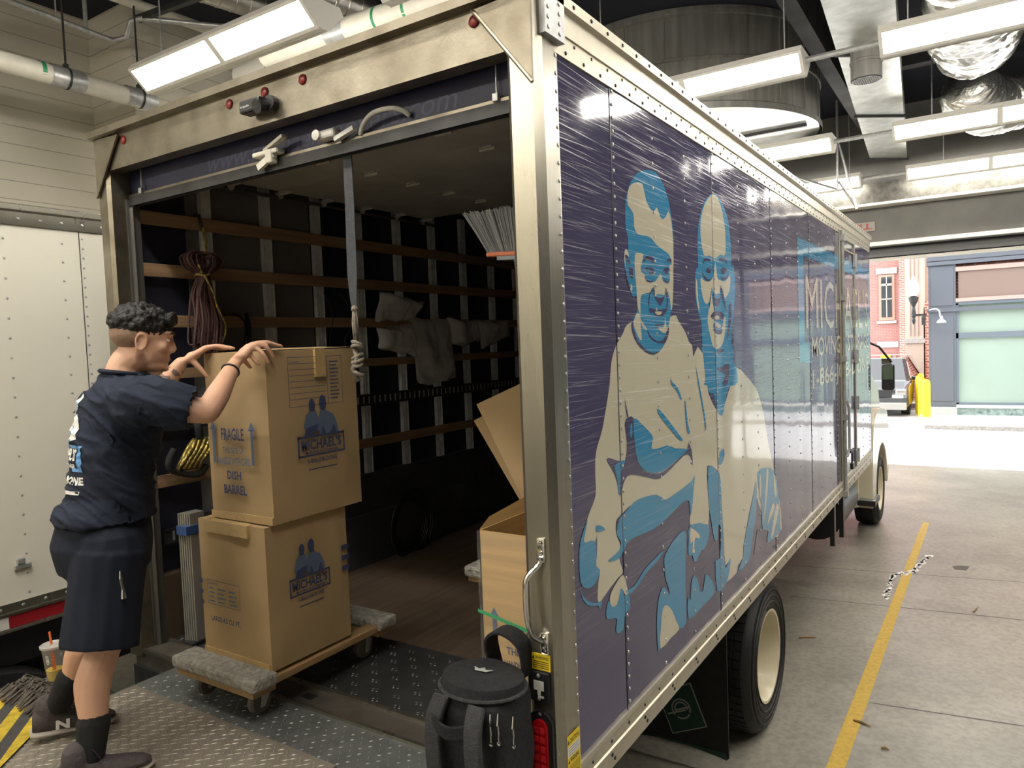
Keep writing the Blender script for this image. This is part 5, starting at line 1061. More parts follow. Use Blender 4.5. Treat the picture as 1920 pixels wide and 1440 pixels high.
# dolly
def dolly(label, cx, cy, z, rot=0, grp='wooden furniture dollies'):
    r = thing('furniture_dolly', label, 'dolly', (cx, cy, z), grp); R = Matrix.Rotation(rot, 3, 'Z')
    W_, L_ = .44, .78; tp = .168
    def tf(mb, o):  # rotate about centre
        mb.v = [V((cx, cy, z))+R @ (q) for q in mb.v]; return mb
    for s_ in (-1, 1): tf(MB().bbox(s_*W_/2-.035, s_*W_/2+.035, -L_/2+.0, L_/2, .128, .158, .004), 0).build('side_rail', M['oak'], r)
    for s_ in (-1, 1):
        tf(MB().bbox(-W_/2-.03, W_/2+.03, s_*(L_/2-.05)-.055, s_*(L_/2-.05)+.055, .105, .128, .004), 0).build('end_board', M['oak'], r)
        tf(MB().bbox(-W_/2-.05, W_/2+.05, s_*(L_/2-.045)-.06, s_*(L_/2-.045)+.06, .130, .182, .014), 0).build('carpet_pad', M['carpet'], r)
        for t in (-1, 1):
            x, y = t*(W_/2-.05), s_*(L_/2-.10)
            mb = MB(); mb.box(x-.03, x+.03, y-.03, y+.03, .098, .105); mb.cyl((x, y, .085), (x, y, .1), .022, 12)
            for q in (-1, 1): mb.prism([(x+q*.021, y-.02, .088), (x+q*.021, y+.022, .088), (x+q*.021, y-.008, .03), (x+q*.021, y-.03, .03)], (q*.003, 0, 0))
            fk = tf(mb, 0).build('caster', M['galv'], r)
            mb = MB(); mb.lathe((x, y-.018, .050), [(.012, -.017), (.042, -.017), (.050, -.010), (.050, .010), (.042, .017), (.012, .017)], (1, 0, 0), 24); tf(mb, 0).build('wheel', M['rubw'], fk, smooth='auto')
    return r
dolly('wooden dolly with grey carpet pads under the two stacked boxes', -1.475, .175, .0, .0)
# wrapped carton beside the right post
Wb = thing('wrapped_cardboard_box', 'open cardboard box in stretch film with green strap by the right post', 'box', (-.26, .35, 0), 'boxes inside the truck by the right post')
X0, X1, Y0, Y1, Z1 = -.380, -.085, .13, .60, .775
mb = MB(); mb.box(X0, X1, Y0, Y0+.005, .03, Z1); mb.box(X0, X0+.005, Y0, Y1, .03, Z1); mb.box(X1-.005, X1, Y0, Y1, .03, Z1); mb.box(X0, X1, Y1-.005, Y1, .03, Z1); mb.box(X0, X1, Y0, Y1, .03, .036)
mb.add([(X0, Y1, Z1), (X1, Y1, Z1), (X1, Y1+.01, Z1+.13), (X0+.06, Y1+.02, Z1+.10)], [(0, 1, 2, 3)]); mb.add([(X0, Y0, Z1), (X0, Y1, Z1), (X0-.02, Y1-.02, Z1+.06), (X0-.01, Y0+.08, Z1+.03)], [(0, 1, 2, 3)])
bodyW = mb.build('carton_body', M['cardw'], Wb)
ik, ik2 = MB(), MB(); P, U = (X0, Y0, .03), (1, 0, 0)
facetext(ik, "FRAGILE", P, U, 0, .105, .375, .17, .05); facetext(ik, "THIS SIDE UP", P, U, 0, .10, .315, .18, .028); facetext(ik, "HANDLE WITH CARE", P, U, 0, .09, .27, .19, .024); quadf(ik2, P, U, .045, .062, .25, .44); V0 = V(P)+V((0, -.0013, 0)); ik2.add([V0+V((.033, 0, .44)), V0+V((.074, 0, .44)), V0+V((.0535, 0, .475))], [(0, 1, 2)])
merge(bodyW, ik, M['ink']); merge(bodyW, ik2, M['ink2'])
mb = MB(); n = 24; vs = []; fs = []
for i in range(n+1):
    for j in range(n+1):
        p = V((X0-.004+(X1-X0+.008)*i/n, Y0-.006-abs(noise.noise(V((i*.35, j*.8+i*.3, 1))))*.008, .03+(Z1-.03)*j/n)); vs.append(p)
for i in range(n):
    for j in range(n): k = i*(n+1)+j; fs.append((k, k+n+1, k+n+2, k+1))
mb.add(vs, fs); mb.build('stretch_film', M['film'], Wb, smooth=True)
mb = MB(); mb.obox(((X0+X1)/2, Y0-.0165, .462), ((X1-X0)/2+.005, 0, -.028), (0, .0008, 0), (0, 0, .006)); mb.build('strap', M['greenstrap'], Wb)
o = MB().bbox(-.47, -.392, .26, .55, .02, .445, .004).build('white_box', M['whitebx']); tag(o, 'narrow white box standing left of the film wrapped carton', 'box', 'boxes inside the truck by the right post')
o = MB().bbox(-.66, -.12, .66, 1.24, .0, .245, .004).build('cardboard_box', M['card']); tag(o, 'low brown box under the raised second dolly behind the wrapped carton', 'box', 'boxes inside the truck by the right post')
d2 = dolly('second wooden dolly lying on a low box behind the film wrapped carton', -.475, .95, .245, PI/2)
# leaning cardboard sheets
def sheet(label, pts, th=.012):
    P = [V(p) for p in pts]; nn = (P[1]-P[0]).cross(P[2]-P[0]).normalized()*th
    o = MB().prism(P, nn).build('cardboard_sheet', M['card'], None, bev=.003); tag(o, label, 'cardboard sheet', 'flattened boxes leaning at the right'); return o
def lean(u, v, d): return at(u, v, d=d)
def leansheet(label, tl, bl, tr, xa, xb, xc):
    A, B, C2 = at(*tl, x=xa), at(*bl, x=xb), at(*tr, x=xc); E_ = A+(B-A)*((A.z-.44)/(A.z-B.z)); sheet(label, [A, C2, C2+(E_-A), E_])
leansheet('front flattened cardboard box leaning by the right post, its top edge higher', (893, 758), (986, 950), (1012, 702), -.84, -.62, -.58)
leansheet('rear flattened cardboard box peeking out left of the front one', (888, 789), (983, 953), (960, 750), -.90, -.665, -.70)
# slats with blue band
r = thing('slat_bundle', 'upright bundle of ridged aluminium slats held by a blue band', 'bundle', (-2.2, .17, .0))
mb = MB()
for i in range(6): mb.bbox(-2.22+.012*i, -2.212+.012*i, .135+.004*i, .235+.0*i, .02, .66, .002)
mb.build('slats', M['aslat'], r); MB().bbox(-2.226, -2.145, .128, .242, .555, .60, .002).build('blue_band', M['bluetape'], r)
MB().bbox(-2.23, -2.14, .12, .245, .0, .022, .004).build('foot', M['blackp'], r)

# ------------------------------------------------------------------ the mover
FD = V((.42, .907, 0)); RD = V((.907, -.42, 0)); ZU = V((0, 0, 1))
def fuse(mb, name, m, parent, vox=.006, sm=6, disp=None):
    """one continuous skin over overlapping closed shapes"""
    o = mb.build(name, m, parent, recalc=True)
    r = o.modifiers.new('r', 'REMESH'); r.mode = 'VOXEL'; r.voxel_size = vox
    s_ = o.modifiers.new('s', 'SMOOTH'); s_.iterations = sm; s_.factor = .5
    ts = bpy.data.scenes.new('work'); ts.collection.objects.link(o); ts.view_layers[0].update(); dg = ts.view_layers[0].depsgraph
    me = bpy.data.meshes.new_from_object(o.evaluated_get(dg)); bpy.data.scenes.remove(ts)
    o.modifiers.clear(); old = o.data; o.data = me; me.name = name; bpy.data.meshes.remove(old); me.shade_smooth()
    if disp:
        for q in me.vertices: q.co += q.normal*disp(q.co)
    if not len(me.materials): me.materials.append(m)
    return o
def loft(mb, secs, n=20):
    """secs: (centre, a-vector, b-vector); closed elliptical tube"""
    vs = []; fs = []
    for c, a, b in secs:
        for j in range(n): th = 2*PI*j/n; vs.append(V(c)+V(a)*math.cos(th)+V(b)*math.sin(th))
    k = len(secs)
    for i in range(k-1):
        for j in range(n): fs.append((i*n+j, i*n+(j+1) % n, (i+1)*n+(j+1) % n, (i+1)*n+j))
    fs += [tuple(range(n))[::-1], tuple((k-1)*n+j for j in range(n))]
    mb.add(vs, fs)
def limb(mb, pts, rs, n=14, end=True):
    P = [V(p) for p in pts]; PP = spline(P, 5, False); m_ = len(PP); R2 = []
    for i in range(m_):
        t = i/(m_-1)*(len(rs)-1); a = min(int(t), len(rs)-2); R2.append(rs[a]+(rs[a+1]-rs[a])*(t-a))
    mb.tube(PP, R2, n); mb.ball(PP[0], R2[0]*.98, 10, 6)
    if end: mb.ball(PP[-1], R2[-1]*.98, 10, 6)
PR = thing('person', 'man with curly dark hair in navy shirt and shorts, hands on the top box', 'person', (-1.53, -.62, 0))
pel = V((-1.542, -.55, .80)); wst = V((-1.532, -.53, .95)); chs = V((-1.510, -.50, 1.16)); upc = V((-1.505, -.495, 1.295)); nkb = V((-1.500, -.482, 1.365)); hd = V((-1.450, -.428, 1.492))
shR = V((-1.285, -.545, 1.290)); shL = V((-1.650, -.385, 1.290))
elR = V((-1.145, -.395, 1.235)); wrR = V((-1.250, -.205, 1.385)); elL = V((-1.70, -.28, 1.235)); wrL = V((-1.625, -.175, 1.405))
hpR = V((-1.450, -.585, .76)); hpL = V((-1.630, -.51, .76)); knR = V((-1.430, -.655, .430)); anR = V((-1.395, -.740, .090)); knL = V((-1.680, -.53, .42)); anL = V((-1.805, -.645, .145))
bd = MB()
loft(bd, [(pel+V((0, 0, -.08)), RD*.155, FD*.105), (pel, RD*.160, FD*.115), (wst, RD*.135, FD*.095), (chs, RD*.155, FD*.110), (upc, RD*.170, FD*.095), (nkb, RD*.095, FD*.07)])
limb(bd, [nkb+V((0, 0, -.03)), nkb+FD*.01+V((0, 0, .04)), hd+V((0, 0, -.05))-FD*.02], [.075, .062, .060])
# head: cranium, face, jaw, nose, brow, lips, ears
hf = (FD*.985+RD*.10+V((0, 0, -.17))).normalized(); hr = hf.cross(ZU).normalized(); hu = hr.cross(hf)
HM = Matrix(((hr.x, hf.x, hu.x), (hr.y, hf.y, hu.y), (hr.z, hf.z, hu.z)))
def H(a, b, c): return hd+HM @ V((a, b, c))
bd.ball(H(0, -.012, .035), 1, 20, 14, (.076, .095, .088), HM); bd.ball(H(0, .030, -.02), 1, 18, 12, (.062, .062, .085), HM); bd.ball(H(0, .042, -.082), 1, 14, 10, (.042, .042, .028), HM)
bd.ball(H(0, .045, -.045), 1, 14, 10, (.050, .044, .045), HM)
bd.tube([H(0, .083, .030), H(0, .092, .008), H(0, .101, -.014), H(0, .094, -.026)], [.009, .010, .0135, .012], 8); bd.ball(H(.012, .094, -.024), .010, 8, 6); bd.ball(H(-.012, .094, -.024), .010, 8, 6)
bd.ball(H(0, .082, .040), 1, 12, 8, (.052, .014, .012), HM); bd.ball(H(0, .086, -.052), 1, 10, 8, (.022, .010, .006), HM); bd.ball(H(0, .084, -.062), 1, 10, 8, (.019, .010, .006), HM); bd.ball(H(0, .080, -.088), 1, 10, 8, (.020, .014, .016), HM)
for s_ in (-1, 1):
    bd.ball(H(.043*s_, .060, -.015), 1, 10, 8, (.020, .022, .020), HM)
    pts = [H(.074*s_+.008*s_*k2, -.008+.018*math.cos(t), -.005+.030*math.sin(t)) for t, k2 in [(2*PI*i/12, abs(math.sin(PI*i/12))*.9+.5) for i in range(12)]]
    bd.tube(pts, .0055, 6, close=True); bd.ball(H(.074*s_, -.006, -.008), 1, 10, 8, (.006, .014, .024), HM)
# arms
limb(bd, [shR, shR.lerp(elR, .5)+V((0, 0, -.005)), elR], [.062, .052, .043]); limb(bd, [elR, elR.lerp(wrR, .35)+V((.006, 0, 0)), wrR], [.043, .043, .026])
limb(bd, [shL, shL.lerp(elL, .5), elL], [.060, .050, .042]); limb(bd, [elL, elL.lerp(wrL, .35), wrL], [.042, .042, .026])
# legs
limb(bd, [hpR, hpR.lerp(knR, .5)+FD*.015, knR], [.092, .075, .055]); limb(bd, [knR, knR.lerp(anR, .30)-FD*.022, knR.lerp(anR, .65)-FD*.006, anR], [.053, .059, .044, .034])
limb(bd, [hpL, hpL.lerp(knL, .5)+FD*.015, knL], [.090, .074, .055]); limb(bd, [knL, knL.lerp(anL, .30)-FD*.018, knL.lerp(anL, .65), anL], [.056, .062, .046, .035])
# hands
def hand(wr, kn, fingers, thumb, side):
    kc = sum(kn, V())/4; ax = (kc-wr).normalized()
    for k in kn: limb(bd, [wr.lerp(kc, .12)+(k-kc)*.45, wr.lerp(k, .6), k], [.015, .014, .0115], 10)
    bd.ball(wr.lerp(kc, .5), 1, 12, 8, (.026, .030, .017), Matrix((ax.cross((kn[0]-kn[3]).normalized()), (kn[0]-kn[3]).normalized(), ax)).transposed() if False else None)
    for f in fingers: limb(bd, f, [.0108, .0098, .0090, .0078], 10)
    limb(bd, thumb, [.017, .0135, .0105, .0085], 10)
kR = [V((-1.218, -.118, 1.470)), V((-1.228, -.132, 1.467)), V((-1.240, -.145, 1.459)), V((-1.254, -.155, 1.446))]
hand(wrR, kR, [[kR[0], V((-1.205, -.082, 1.473)), V((-1.198, -.050, 1.464)), V((-1.192, -.020, 1.456))],
               [kR[1], V((-1.206, -.106, 1.468)), V((-1.190, -.085, 1.448)), V((-1.189, -.064, 1.416))],
               [kR[2], V((-1.215, -.124, 1.452)), V((-1.192, -.108, 1.428)), V((-1.190, -.090, 1.396))],
               [kR[3], V((-1.235, -.138, 1.432)), V((-1.222, -.128, 1.408)), V((-1.214, -.114, 1.388))]],
     [wrR.lerp(kR[1], .25)+V((-.012, -.008, 0)), V((-1.272, -.150, 1.415)), V((-1.279, -.125, 1.400)), V((-1.272, -.110, 1.378))], 1)
kL = [V((-1.548, -.106, 1.462)), V((-1.562, -.096, 1.466)), V((-1.578, -.088, 1.465)), V((-1.594, -.082, 1.460))]
hand(wrL, kL, [[kL[0], V((-1.525, -.078, 1.468)), V((-1.503, -.056, 1.462)), V((-1.484, -.036, 1.456))],
               [kL[1], V((-1.542, -.060, 1.470)), V((-1.524, -.032, 1.464)), V((-1.506, -.008, 1.457))],
               [kL[2], V((-1.562, -.050, 1.469)), V((-1.548, -.022, 1.463)), V((-1.534, .004, 1.456))],
               [kL[3], V((-1.586, -.048, 1.463)), V((-1.578, -.024, 1.459)), V((-1.570, -.004, 1.454))]],
     [wrL.lerp(kL[0], .28), V((-1.588, -.140, 1.405)), V((-1.568, -.122, 1.372)), V((-1.556, -.108, 1.345))], -1)
body = fuse(bd, 'body', M['skin'], PR, .0055, 4)
# face details
for s_ in (-1, 1):
    e = MB(); e.ball(H(.031*s_, .0795, .012), 1, 12, 8, (.011, .007, .0045), HM); ey = e.build('eye', M['white'], body, smooth=True)
    MB().ball(H(.031*s_, .087, .012), 1, 10, 6, (.005, .003, .005), HM).build('iris', M['hair'], body, smooth=True) if False else MB().ball(H(.031*s_, .0842, .012), 1, 10, 6, (.0055, .0035, .0045), HM).build('iris', M['hair'], body, smooth=True)
    MB().tube([H(.014*s_, .096, .036), H(.032*s_, .096, .043), H(.050*s_, .084, .037)], [.004, .005, .003], 6).build('eyebrow', M['hair'], body, smooth=True)
MB().tube([H(-.02, .092, -.0565), H(0, .0965, -.057), H(.02, .092, -.0565)], [.002, .003, .002], 6).build('mouth_line', M['dred'], body)
# hair
hb = MB(); hb.ball(H(0, -.018, .050), 1, 24, 16, (.079, .099, .074), HM)
random.seed(11)
for i in range(230):
    th = random.uniform(0, 2*PI); ph = math.acos(random.uniform(-.12, 1))
    a, b, c = math.sin(ph)*math.cos(th), math.sin(ph)*math.sin(th), math.cos(ph)
    if c < .12 and b > .3: continue
    hb.ball(H(a*.080, -.016+b*.101, .052+c*.076), random.uniform(.008, .015), 7, 5)
for i in range(40):
    a = random.uniform(-1, 1); hb.ball(H(a*.058, .072+.018*(1-a*a), .088+random.uniform(-.008, .02)), random.uniform(.009, .015), 7, 5)
hair = fuse(hb, 'curly_hair', M['hair'], PR, .0045, 1, lambda c: abs(noise.noise(c*70))*.008)
fb = MB(); fb.ball(H(0, -.028, .018), 1, 24, 16, (.0785, .088, .060), HM); fuse(fb, 'faded_sides', M['fade'], PR, .005, 1)
# shirt
sb = MB()
ln_ = V((0, 0, 1))
loft(sb, [(pel-FD*.012+V((0, 0, .055)), RD*.186, FD*.166), (pel-FD*.014+V((0, 0, .09)), RD*.182, FD*.160), (wst-FD*.012, RD*.170, FD*.146), (wst.lerp(chs, .5)-FD*.012, RD*.174, FD*.146), (chs-FD*.016, RD*.184, FD*.146), (upc-FD*.012, RD*.188, FD*.124), (nkb+V((0, -.004, -.012)), RD*.120, FD*.088), (nkb+V((0, 0, .015)), RD*.078, FD*.070)], 28)
seR, seL = shR.lerp(elR, .78)+V((0, 0, -.0)), shL.lerp(elL, .70)
limb(sb, [shR+V((-.02, .0, -.008)), shR.lerp(elR, .4), seR], [.088, .088, .080], end=False); limb(sb, [shL, shL.lerp(elL, .4), seL], [.080, .076, .070], end=False)
limb(sb, [upc+RD*.05+V((0, 0, -.02)), shR+V((-.01, .0, -.012))], [.098, .090]); limb(sb, [upc-RD*.05+V((0, 0, -.02)), shL+V((0, 0, -.012))], [.096, .086])
def fold(c):
    p = c+V((-1.53, -.62, 0)); q_ = V(((p-wst).dot(RD)*4, (p-wst).dot(FD)*4, p.z*13+(p-wst).dot(FD)*11)); t = noise.noise(q_)*.016+(1-abs(noise.noise(q_*1.7)))**4*.012-.006
    return t
shirt = fuse(sb, 'tshirt', M['shirt'], PR, .007, 4, fold)
cl = MB(); c0 = nkb+V((0, 0, .014)); cl.tube([c0+RD*.082*math.cos(2*PI*i/24)+FD*.076*math.sin(2*PI*i/24)+V((0, 0, -.012*math.sin(2*PI*i/24))) for i in range(24)], .008, 8, close=True); cl.build('collar', M['shirt'], shirt, smooth=True)
def cuff_ring(c, ax, r, name, m, par, wd=.006):
    ax = V(ax).normalized(); a = ax.cross(ZU).normalized(); b = ax.cross(a)
    mb = MB(); mb.tube([V(c)+a*r*math.cos(2*PI*i/24)+b*r*math.sin(2*PI*i/24) for i in range(24)], wd, 8, close=True); return mb.build(name, m, par, smooth=True)
mb = MB(); n_ = 10; tp_ = [elL.lerp(wrL, .38+.5*i/n_) for i in range(n_+1)]; mb.tube(tp_, [.0425-.0125*i/n_ for i in range(n_+1)], 24, cap=False); tt = mb.build('forearm_tattoo', M['tattoo'], body, smooth=True)
wb = cuff_ring(wrR.lerp(elR, .10), wrR-elR, .031, 'wristband', M['blackp'], PR, .0045)
# print on the back
bv = BVHTree.FromPolygons([q.co.copy() for q in shirt.data.vertices], [tuple(p.vertices) for p in shirt.data.polygons])
OR = wloc(PR)
def backprint(fn, name, m):
    mb = MB(); fn(mb)
    # refine then project along the facing direction
    bm = bmesh.new(); me = bpy.data.meshes.new('t'); me.from_pydata([tuple(q) for q in mb.v], [], mb.f); bm.from_mesh(me)
    bmesh.ops.triangulate(bm, faces=bm.faces[:])
    for _ in range(3):
        el = [e for e in bm.edges if e.calc_length() > .02]
        if el: bmesh.ops.subdivide_edges(bm, edges=el, cuts=1); bmesh.ops.triangulate(bm, faces=[f for f in bm.faces if len(f.verts) > 3])
    for q in bm.verts:
        p = chs+RD*q.co.x+V((0, 0, q.co.y))-FD*.6-OR
        h = bv.ray_cast(p, FD)
        q.co = (h[0]-FD*.003 if h[0] else p+FD*.45)
    bm.verts.index_update(); out = MB(); out.add([q.co+OR for q in bm.verts], [tuple(q.index for q in f.verts) for f in bm.faces]); bm.free(); bpy.data.meshes.remove(me)
    return out.build(name, m, shirt, recalc=False)
def tf_(mb, s, x, y, w_, h, b=.03): text_faces(mb, s, (x, y, 0), (1, 0, 0), (0, 1, 0), w_, h, 0, bold=b)
def rc(mb, x0, x1, y0, y1): mb.add([(x0, y0, 0), (x1, y0, 0), (x1, y1, 0), (x0, y1, 0)], [(0, 1, 2, 3)])
def blob(mb, pts): mb.poly([(a, b, 0) for a, b in spline2(pts)])
def spline2(pts): return [(q.x, q.y) for q in spline([V((a, b, 0)) for a, b in pts], 2)]
def w1(mb):
    tf_(mb, "MICHAEL'S", -.135, -.075, .225, .042, .04); tf_(mb, "MOVING & STORAGE", -.13, -.100, .21, .014); tf_(mb, "1-866-JOB-DONE", -.15, -.165, .27, .036, .04); rc(mb, -.15, .11, -.190, -.178)
    blob(mb, [(-.10, .0), (-.12, .05), (-.06, .10), (-.02, .095), (.0, .04), (.02, .0)]); blob(mb, [(.0, .0), (.02, .08), (.06, .07), (.085, .0)]); blob(mb, [(-.06, .11), (-.062, .15), (-.03, .15), (-.028, .11)]); blob(mb, [(.01, .11), (.01, .15), (.045, .15), (.045, .11)])
def w2(mb):
    for r_ in ((-.145, .105, -.032, -.022), (-.145, -.138, -.11, -.03), (.098, .118, -.112, -.022), (.06, .118, -.112, -.10)): rc(mb, *r_)
    blob(mb, [(-.09, .0), (-.07, .05), (-.03, .02), (-.02, -.01)]); blob(mb, [(.01, -.01), (.03, .05), (.05, .0)]); blob(mb, [(-.058, .102), (-.05, .125), (-.03, .12), (-.034, .10)]); blob(mb, [(.012, .10), (.02, .125), (.042, .12), (.04, .10)])
backprint(w2, 'blue_back_print', M['skyblue'])
backprint(w1, 'white_back_print', M['white'])
# shorts
ob = MB()
loft(ob, [(pel+V((-.015, -.01, .06)), RD*.172, FD*.150), (pel+V((-.015, -.02, -.02)), RD*.185, FD*.162), (pel+V((-.010, -.02, -.12)), RD*.180, FD*.150)], 24)
limb(ob, [hpR+V((0, -.015, 0)), hpR.lerp(knR, .5)+V((-.005, -.012, 0)), hpR.lerp(knR, .96)+V((-.005, -.015, 0))], [.122, .122, .124], end=False); limb(ob, [hpL, hpL.lerp(knL, .5), hpL.lerp(knL, .90)], [.115, .110, .108], end=False)
shorts = fuse(ob, 'shorts', M['shorts'], PR, .007, 4, lambda c: noise.noise(V((c.x*6, c.y*6, c.z*5)))*.008)
kp = at(225, 1085, d=2.50); mb = MB(); kk = [at(226, 1070, d=2.475), at(227, 1085, d=2.475), at(231, 1105, d=2.475), at(232, 1122, d=2.475)]; mb.tube(kk, [.004, .007, .006, .009], 8); mb.build('zipper_pull', M['chrome'], shorts)
# socks and shoes
k1 = MB(); limb(k1, [anR.lerp(knR, .34)-FD*.006, anR.lerp(knR, .15)-FD*.003, anR], [.054, .047, .042]); fuse(k1, 'sock', M['sock'], PR, .005, 2)
k1 = MB(); limb(k1, [anL.lerp(knL, .34)-FD*.006, anL.lerp(knL, .15)-FD*.003, anL], [.054, .047, .042]); fuse(k1, 'sock', M['sock'], PR, .005, 2)
def shoe(heel, fwd, up, name):
    fwd = V(fwd).normalized(); sd = fwd.cross(V(up)).normalized(); up = sd.cross(fwd); heel = V(heel); P = lambda a, b, c: heel+fwd*a+sd*b+up*c
    mb = MB(); loft(mb, [(P(.0, 0, .055), sd*.030, up*.035), (P(.03, 0, .062), sd*.038, up*.050), (P(.08, 0, .062), sd*.040, up*.050), (P(.14, 0, .048), sd*.044, up*.034), (P(.20, 0, .040), sd*.047, up*.026), (P(.25, 0, .034), sd*.038, up*.018), (P(.275, 0, .028), sd*.018, up*.010)], 18)
    limb(mb, [P(.055, 0, .07), P(.05, 0, .115)], [.042, .043])
    s = fuse(mb, name, M['shoe'], PR, .005, 3)
    mb = MB(); loft(mb, [(P(-.006, 0, .017), sd*.028, up*.016), (P(.03, 0, .016), sd*.041, up*.015), (P(.12, 0, .014), sd*.038, up*.013), (P(.2, 0, .013), sd*.050, up*.012), (P(.26, 0, .014), sd*.038, up*.011), (P(.284, 0, .018), sd*.016, up*.008)], 18); mb.build('sole', M['sole'], s, smooth=True)
    mb = MB()
    for k in range(5): mb.tube([P(.09+.018*k, -.026, .098-.010*k), P(.097+.018*k, 0, .108-.011*k), P(.09+.018*k, .026, .098-.010*k)], .0035, 6)
    mb.tube(spline([P(.09, 0, .112), P(.10, .03, .13), P(.12, .04, .10), P(.105, .01, .115)], 4, False), .0025, 6); mb.build('laces', M['blackp'], s)
    mb = MB(); text_faces(mb, 'N', P(.075, .0445, .030), fwd, up, .045, .036, .0, bold=.05); mb.build('side_emblem', M['white'], s, recalc=False)
    return s
shoe((-1.428, -.828, .009), FD, ZU, 'shoe')
shoe((-1.862, -.720, .028), V((FD.x, FD.y, -.06)), V((0, 0, 1)), 'shoe')

# ------------------------------------------------------------------ iced drink
cupb = V((-2.285, -.440, .041))
Cc = thing('iced_drink', 'clear plastic iced drink cup with orange straw and yellow drink on the post', 'cup', cupb)
mb = MB(); mb.lathe(cupb, [(0, .002), (.028, .002), (.030, .006), (.0455, .150), (.048, .152)], n=28); mb.build('cup_wall', mat('clear_cup_wall', (.55, .55, .55), .08, alpha=.32), Cc, smooth='auto')
mb = MB(); mb.lathe(cupb, [(0, .006), (.0275, .006), (.0325, .052), (0, .052)], n=24); mb.build('drink', M['drink'], Cc, smooth='auto')
mb = MB(); mb.lathe(cupb, [(.048, .148), (.051, .152), (.051, .160), (.046, .163), (.040, .158), (0, .158)], n=28); mb.build('lid', M['lid'], Cc, smooth='auto')
mb = MB(); mb.cyl(cupb+V((.012, 0, .03)), cupb+V((-.022, .0, .212)), .0045, 10); mb.build('straw', M['strawm'], Cc)
def cuptext(txt, ang, z0, z1, hh, m, name):
    # vertical lettering wrapped on the cup
    mb = MB(); text_faces(mb, txt, (0, 0, 0), (1, 0, 0), (0, 1, 0), z1-z0, hh, 0, bold=.04); out = MB()
    vs = []
    for q in mb.v:
        z = z1-q.x; r = .030+(.0455-.030)*(z-.006)/.144+.0012; a = ang+(q.y)/r; vs.append(cupb+V((r*math.cos(a), r*math.sin(a), z)))
    out.add(vs, mb.f); out.build(name, m, Cc, recalc=False)
base = math.atan2(CP.y-cupb.y, CP.x-cupb.x)
cuptext('ICED', base-.75, .085, .125, .012, M['white'], 'cup_print'); cuptext("DUNKIN'", base-.25, .055, .135, .013, M['dunk'], 'cup_print'); cuptext('ICED', base+.55, .11, .145, .012, M['white'], 'cup_print')

# ------------------------------------------------------------------ backpack
bp = V((-.20, -.14, 0))
_n0 = len(COL.objects)
K = thing('backpack', 'black backpack with padded straps standing on the sill against the right post', 'backpack', bp)
mb = MB()
def pk(u, v, d): return at(u, v, d=d)
mb.bbox(-.345, -.085, -.27, -.045, .004, .405, .045); 
pack = fuse(mb, 'pack_body', M['fabric'], K, .007, 8, lambda c: noise.noise(c*9)*.008)
mb = MB(); loft(mb, [(V((-.215, -.155, .395)), V((.140, 0, 0)), V((0, .115, 0))), (V((-.215, -.15, .43)), V((.135, 0, 0)), V((0, .105, 0))), (V((-.215, -.145, .448)), V((.09, 0, 0)), V((0, .07, 0)))], 28); lidp = mb.build('pack_lid', M['fabric'], K, smooth='auto')
mb = MB(); mb.tube([V((-.215+.142*math.cos(2*PI*i/30), -.155+.117*math.sin(2*PI*i/30), .402)) for i in range(30)], .006, 6, close=True); mb.build('lid_piping', M['strapf'], lidp)
mb = MB(); c_ = V((-.205, -.145, .455)); mb.poly([c_+V((-.035, -.015, 0)), c_+V((-.012, -.022, 0)), c_+V((0, -.008, 0)), c_+V((.012, -.022, 0)), c_+V((.035, -.010, 0)), c_+V((.02, -.030, -.002)), c_+V((-.02, -.034, -.002))]); mb.build('lid_emblem', M['silverp'], lidp, recalc=False)
def strap(pts, wd, th, name, m, par, wdir=(1, 0, 0)):
    P = spline([V(p) for p in pts], 6, False); mb = MB(); vs = []; fs = []; n = len(P); wv = V(wdir)
    for i, p in enumerate(P):
        d = (P[min(i+1, n-1)]-P[max(i-1, 0)]).normalized(); nn = wv.cross(d).normalized()
        for a, b in ((-1, -1), (1, -1), (1, 1), (-1, 1)): vs.append(p+wv*wd/2*a+nn*th/2*b)
    for i in range(n-1):
        for j in range(4): fs.append((i*4+j, i*4+(j+1) % 4, (i+1)*4+(j+1) % 4, (i+1)*4+j))
    fs += [(0, 1, 2, 3), (4*n-4, 4*n-3, 4*n-2, 4*n-1)]; mb.add(vs, fs); return mb.build(name, m, par, bev=th*.3, smooth='auto')
sl = strap([(-.285, -.265, .400), (-.295, -.295, .34), (-.298, -.303, .24), (-.292, -.295, .12), (-.282, -.275, .03)], .058, .020, 'shoulder_strap', M['strapf'], K)
sr = strap([(-.155, -.270, .395), (-.140, -.315, .34), (-.128, -.330, .24), (-.125, -.315, .12), (-.135, -.285, .03)], .058, .020, 'shoulder_strap', M['strapf'], K)
strap([(-.30, -.300, .335), (-.235, -.318, .318), (-.165, -.300, .330)], .040, .010, 'chest_strap', M['fabric'], K, (0, 0, 1))
strap([(-.25, -.03, .40), (-.255, -.045, .50), (-.20, -.045, .535), (-.13, -.045, .50), (-.125, -.03, .40)], .07, .012, 'top_handle', M['fabric'], K, (0, 1, 0))
mb = MB()
for i, (x, y, z) in enumerate([(-.105, -.272, .385), (-.085, -.262, .388), (-.055, -.23, .372)]):
    mb.tube([(x, y, z), (x+.004, y-.012, z-.03), (x+.006, y-.012, z-.055)], .0035, 6); mb.ball((x+.006, y-.013, z-.082), .006, 8, 6); mb.cyl((x+.006, y-.012, z-.055), (x+.006, y-.013, z-.08), .0018, 5)
mb.build('zipper_pull', M['chrome'], pack)
mb = MB(); pts = [at(832, 1405, z=.012), at(800, 1416, z=.004), at(770, 1428, z=.0), at(735, 1442, z=-.002), at(700, 1470, z=0)]
strap(pts, .022, .003, 'loose_strap', M['fabric'], K, (.25, .95, 0))

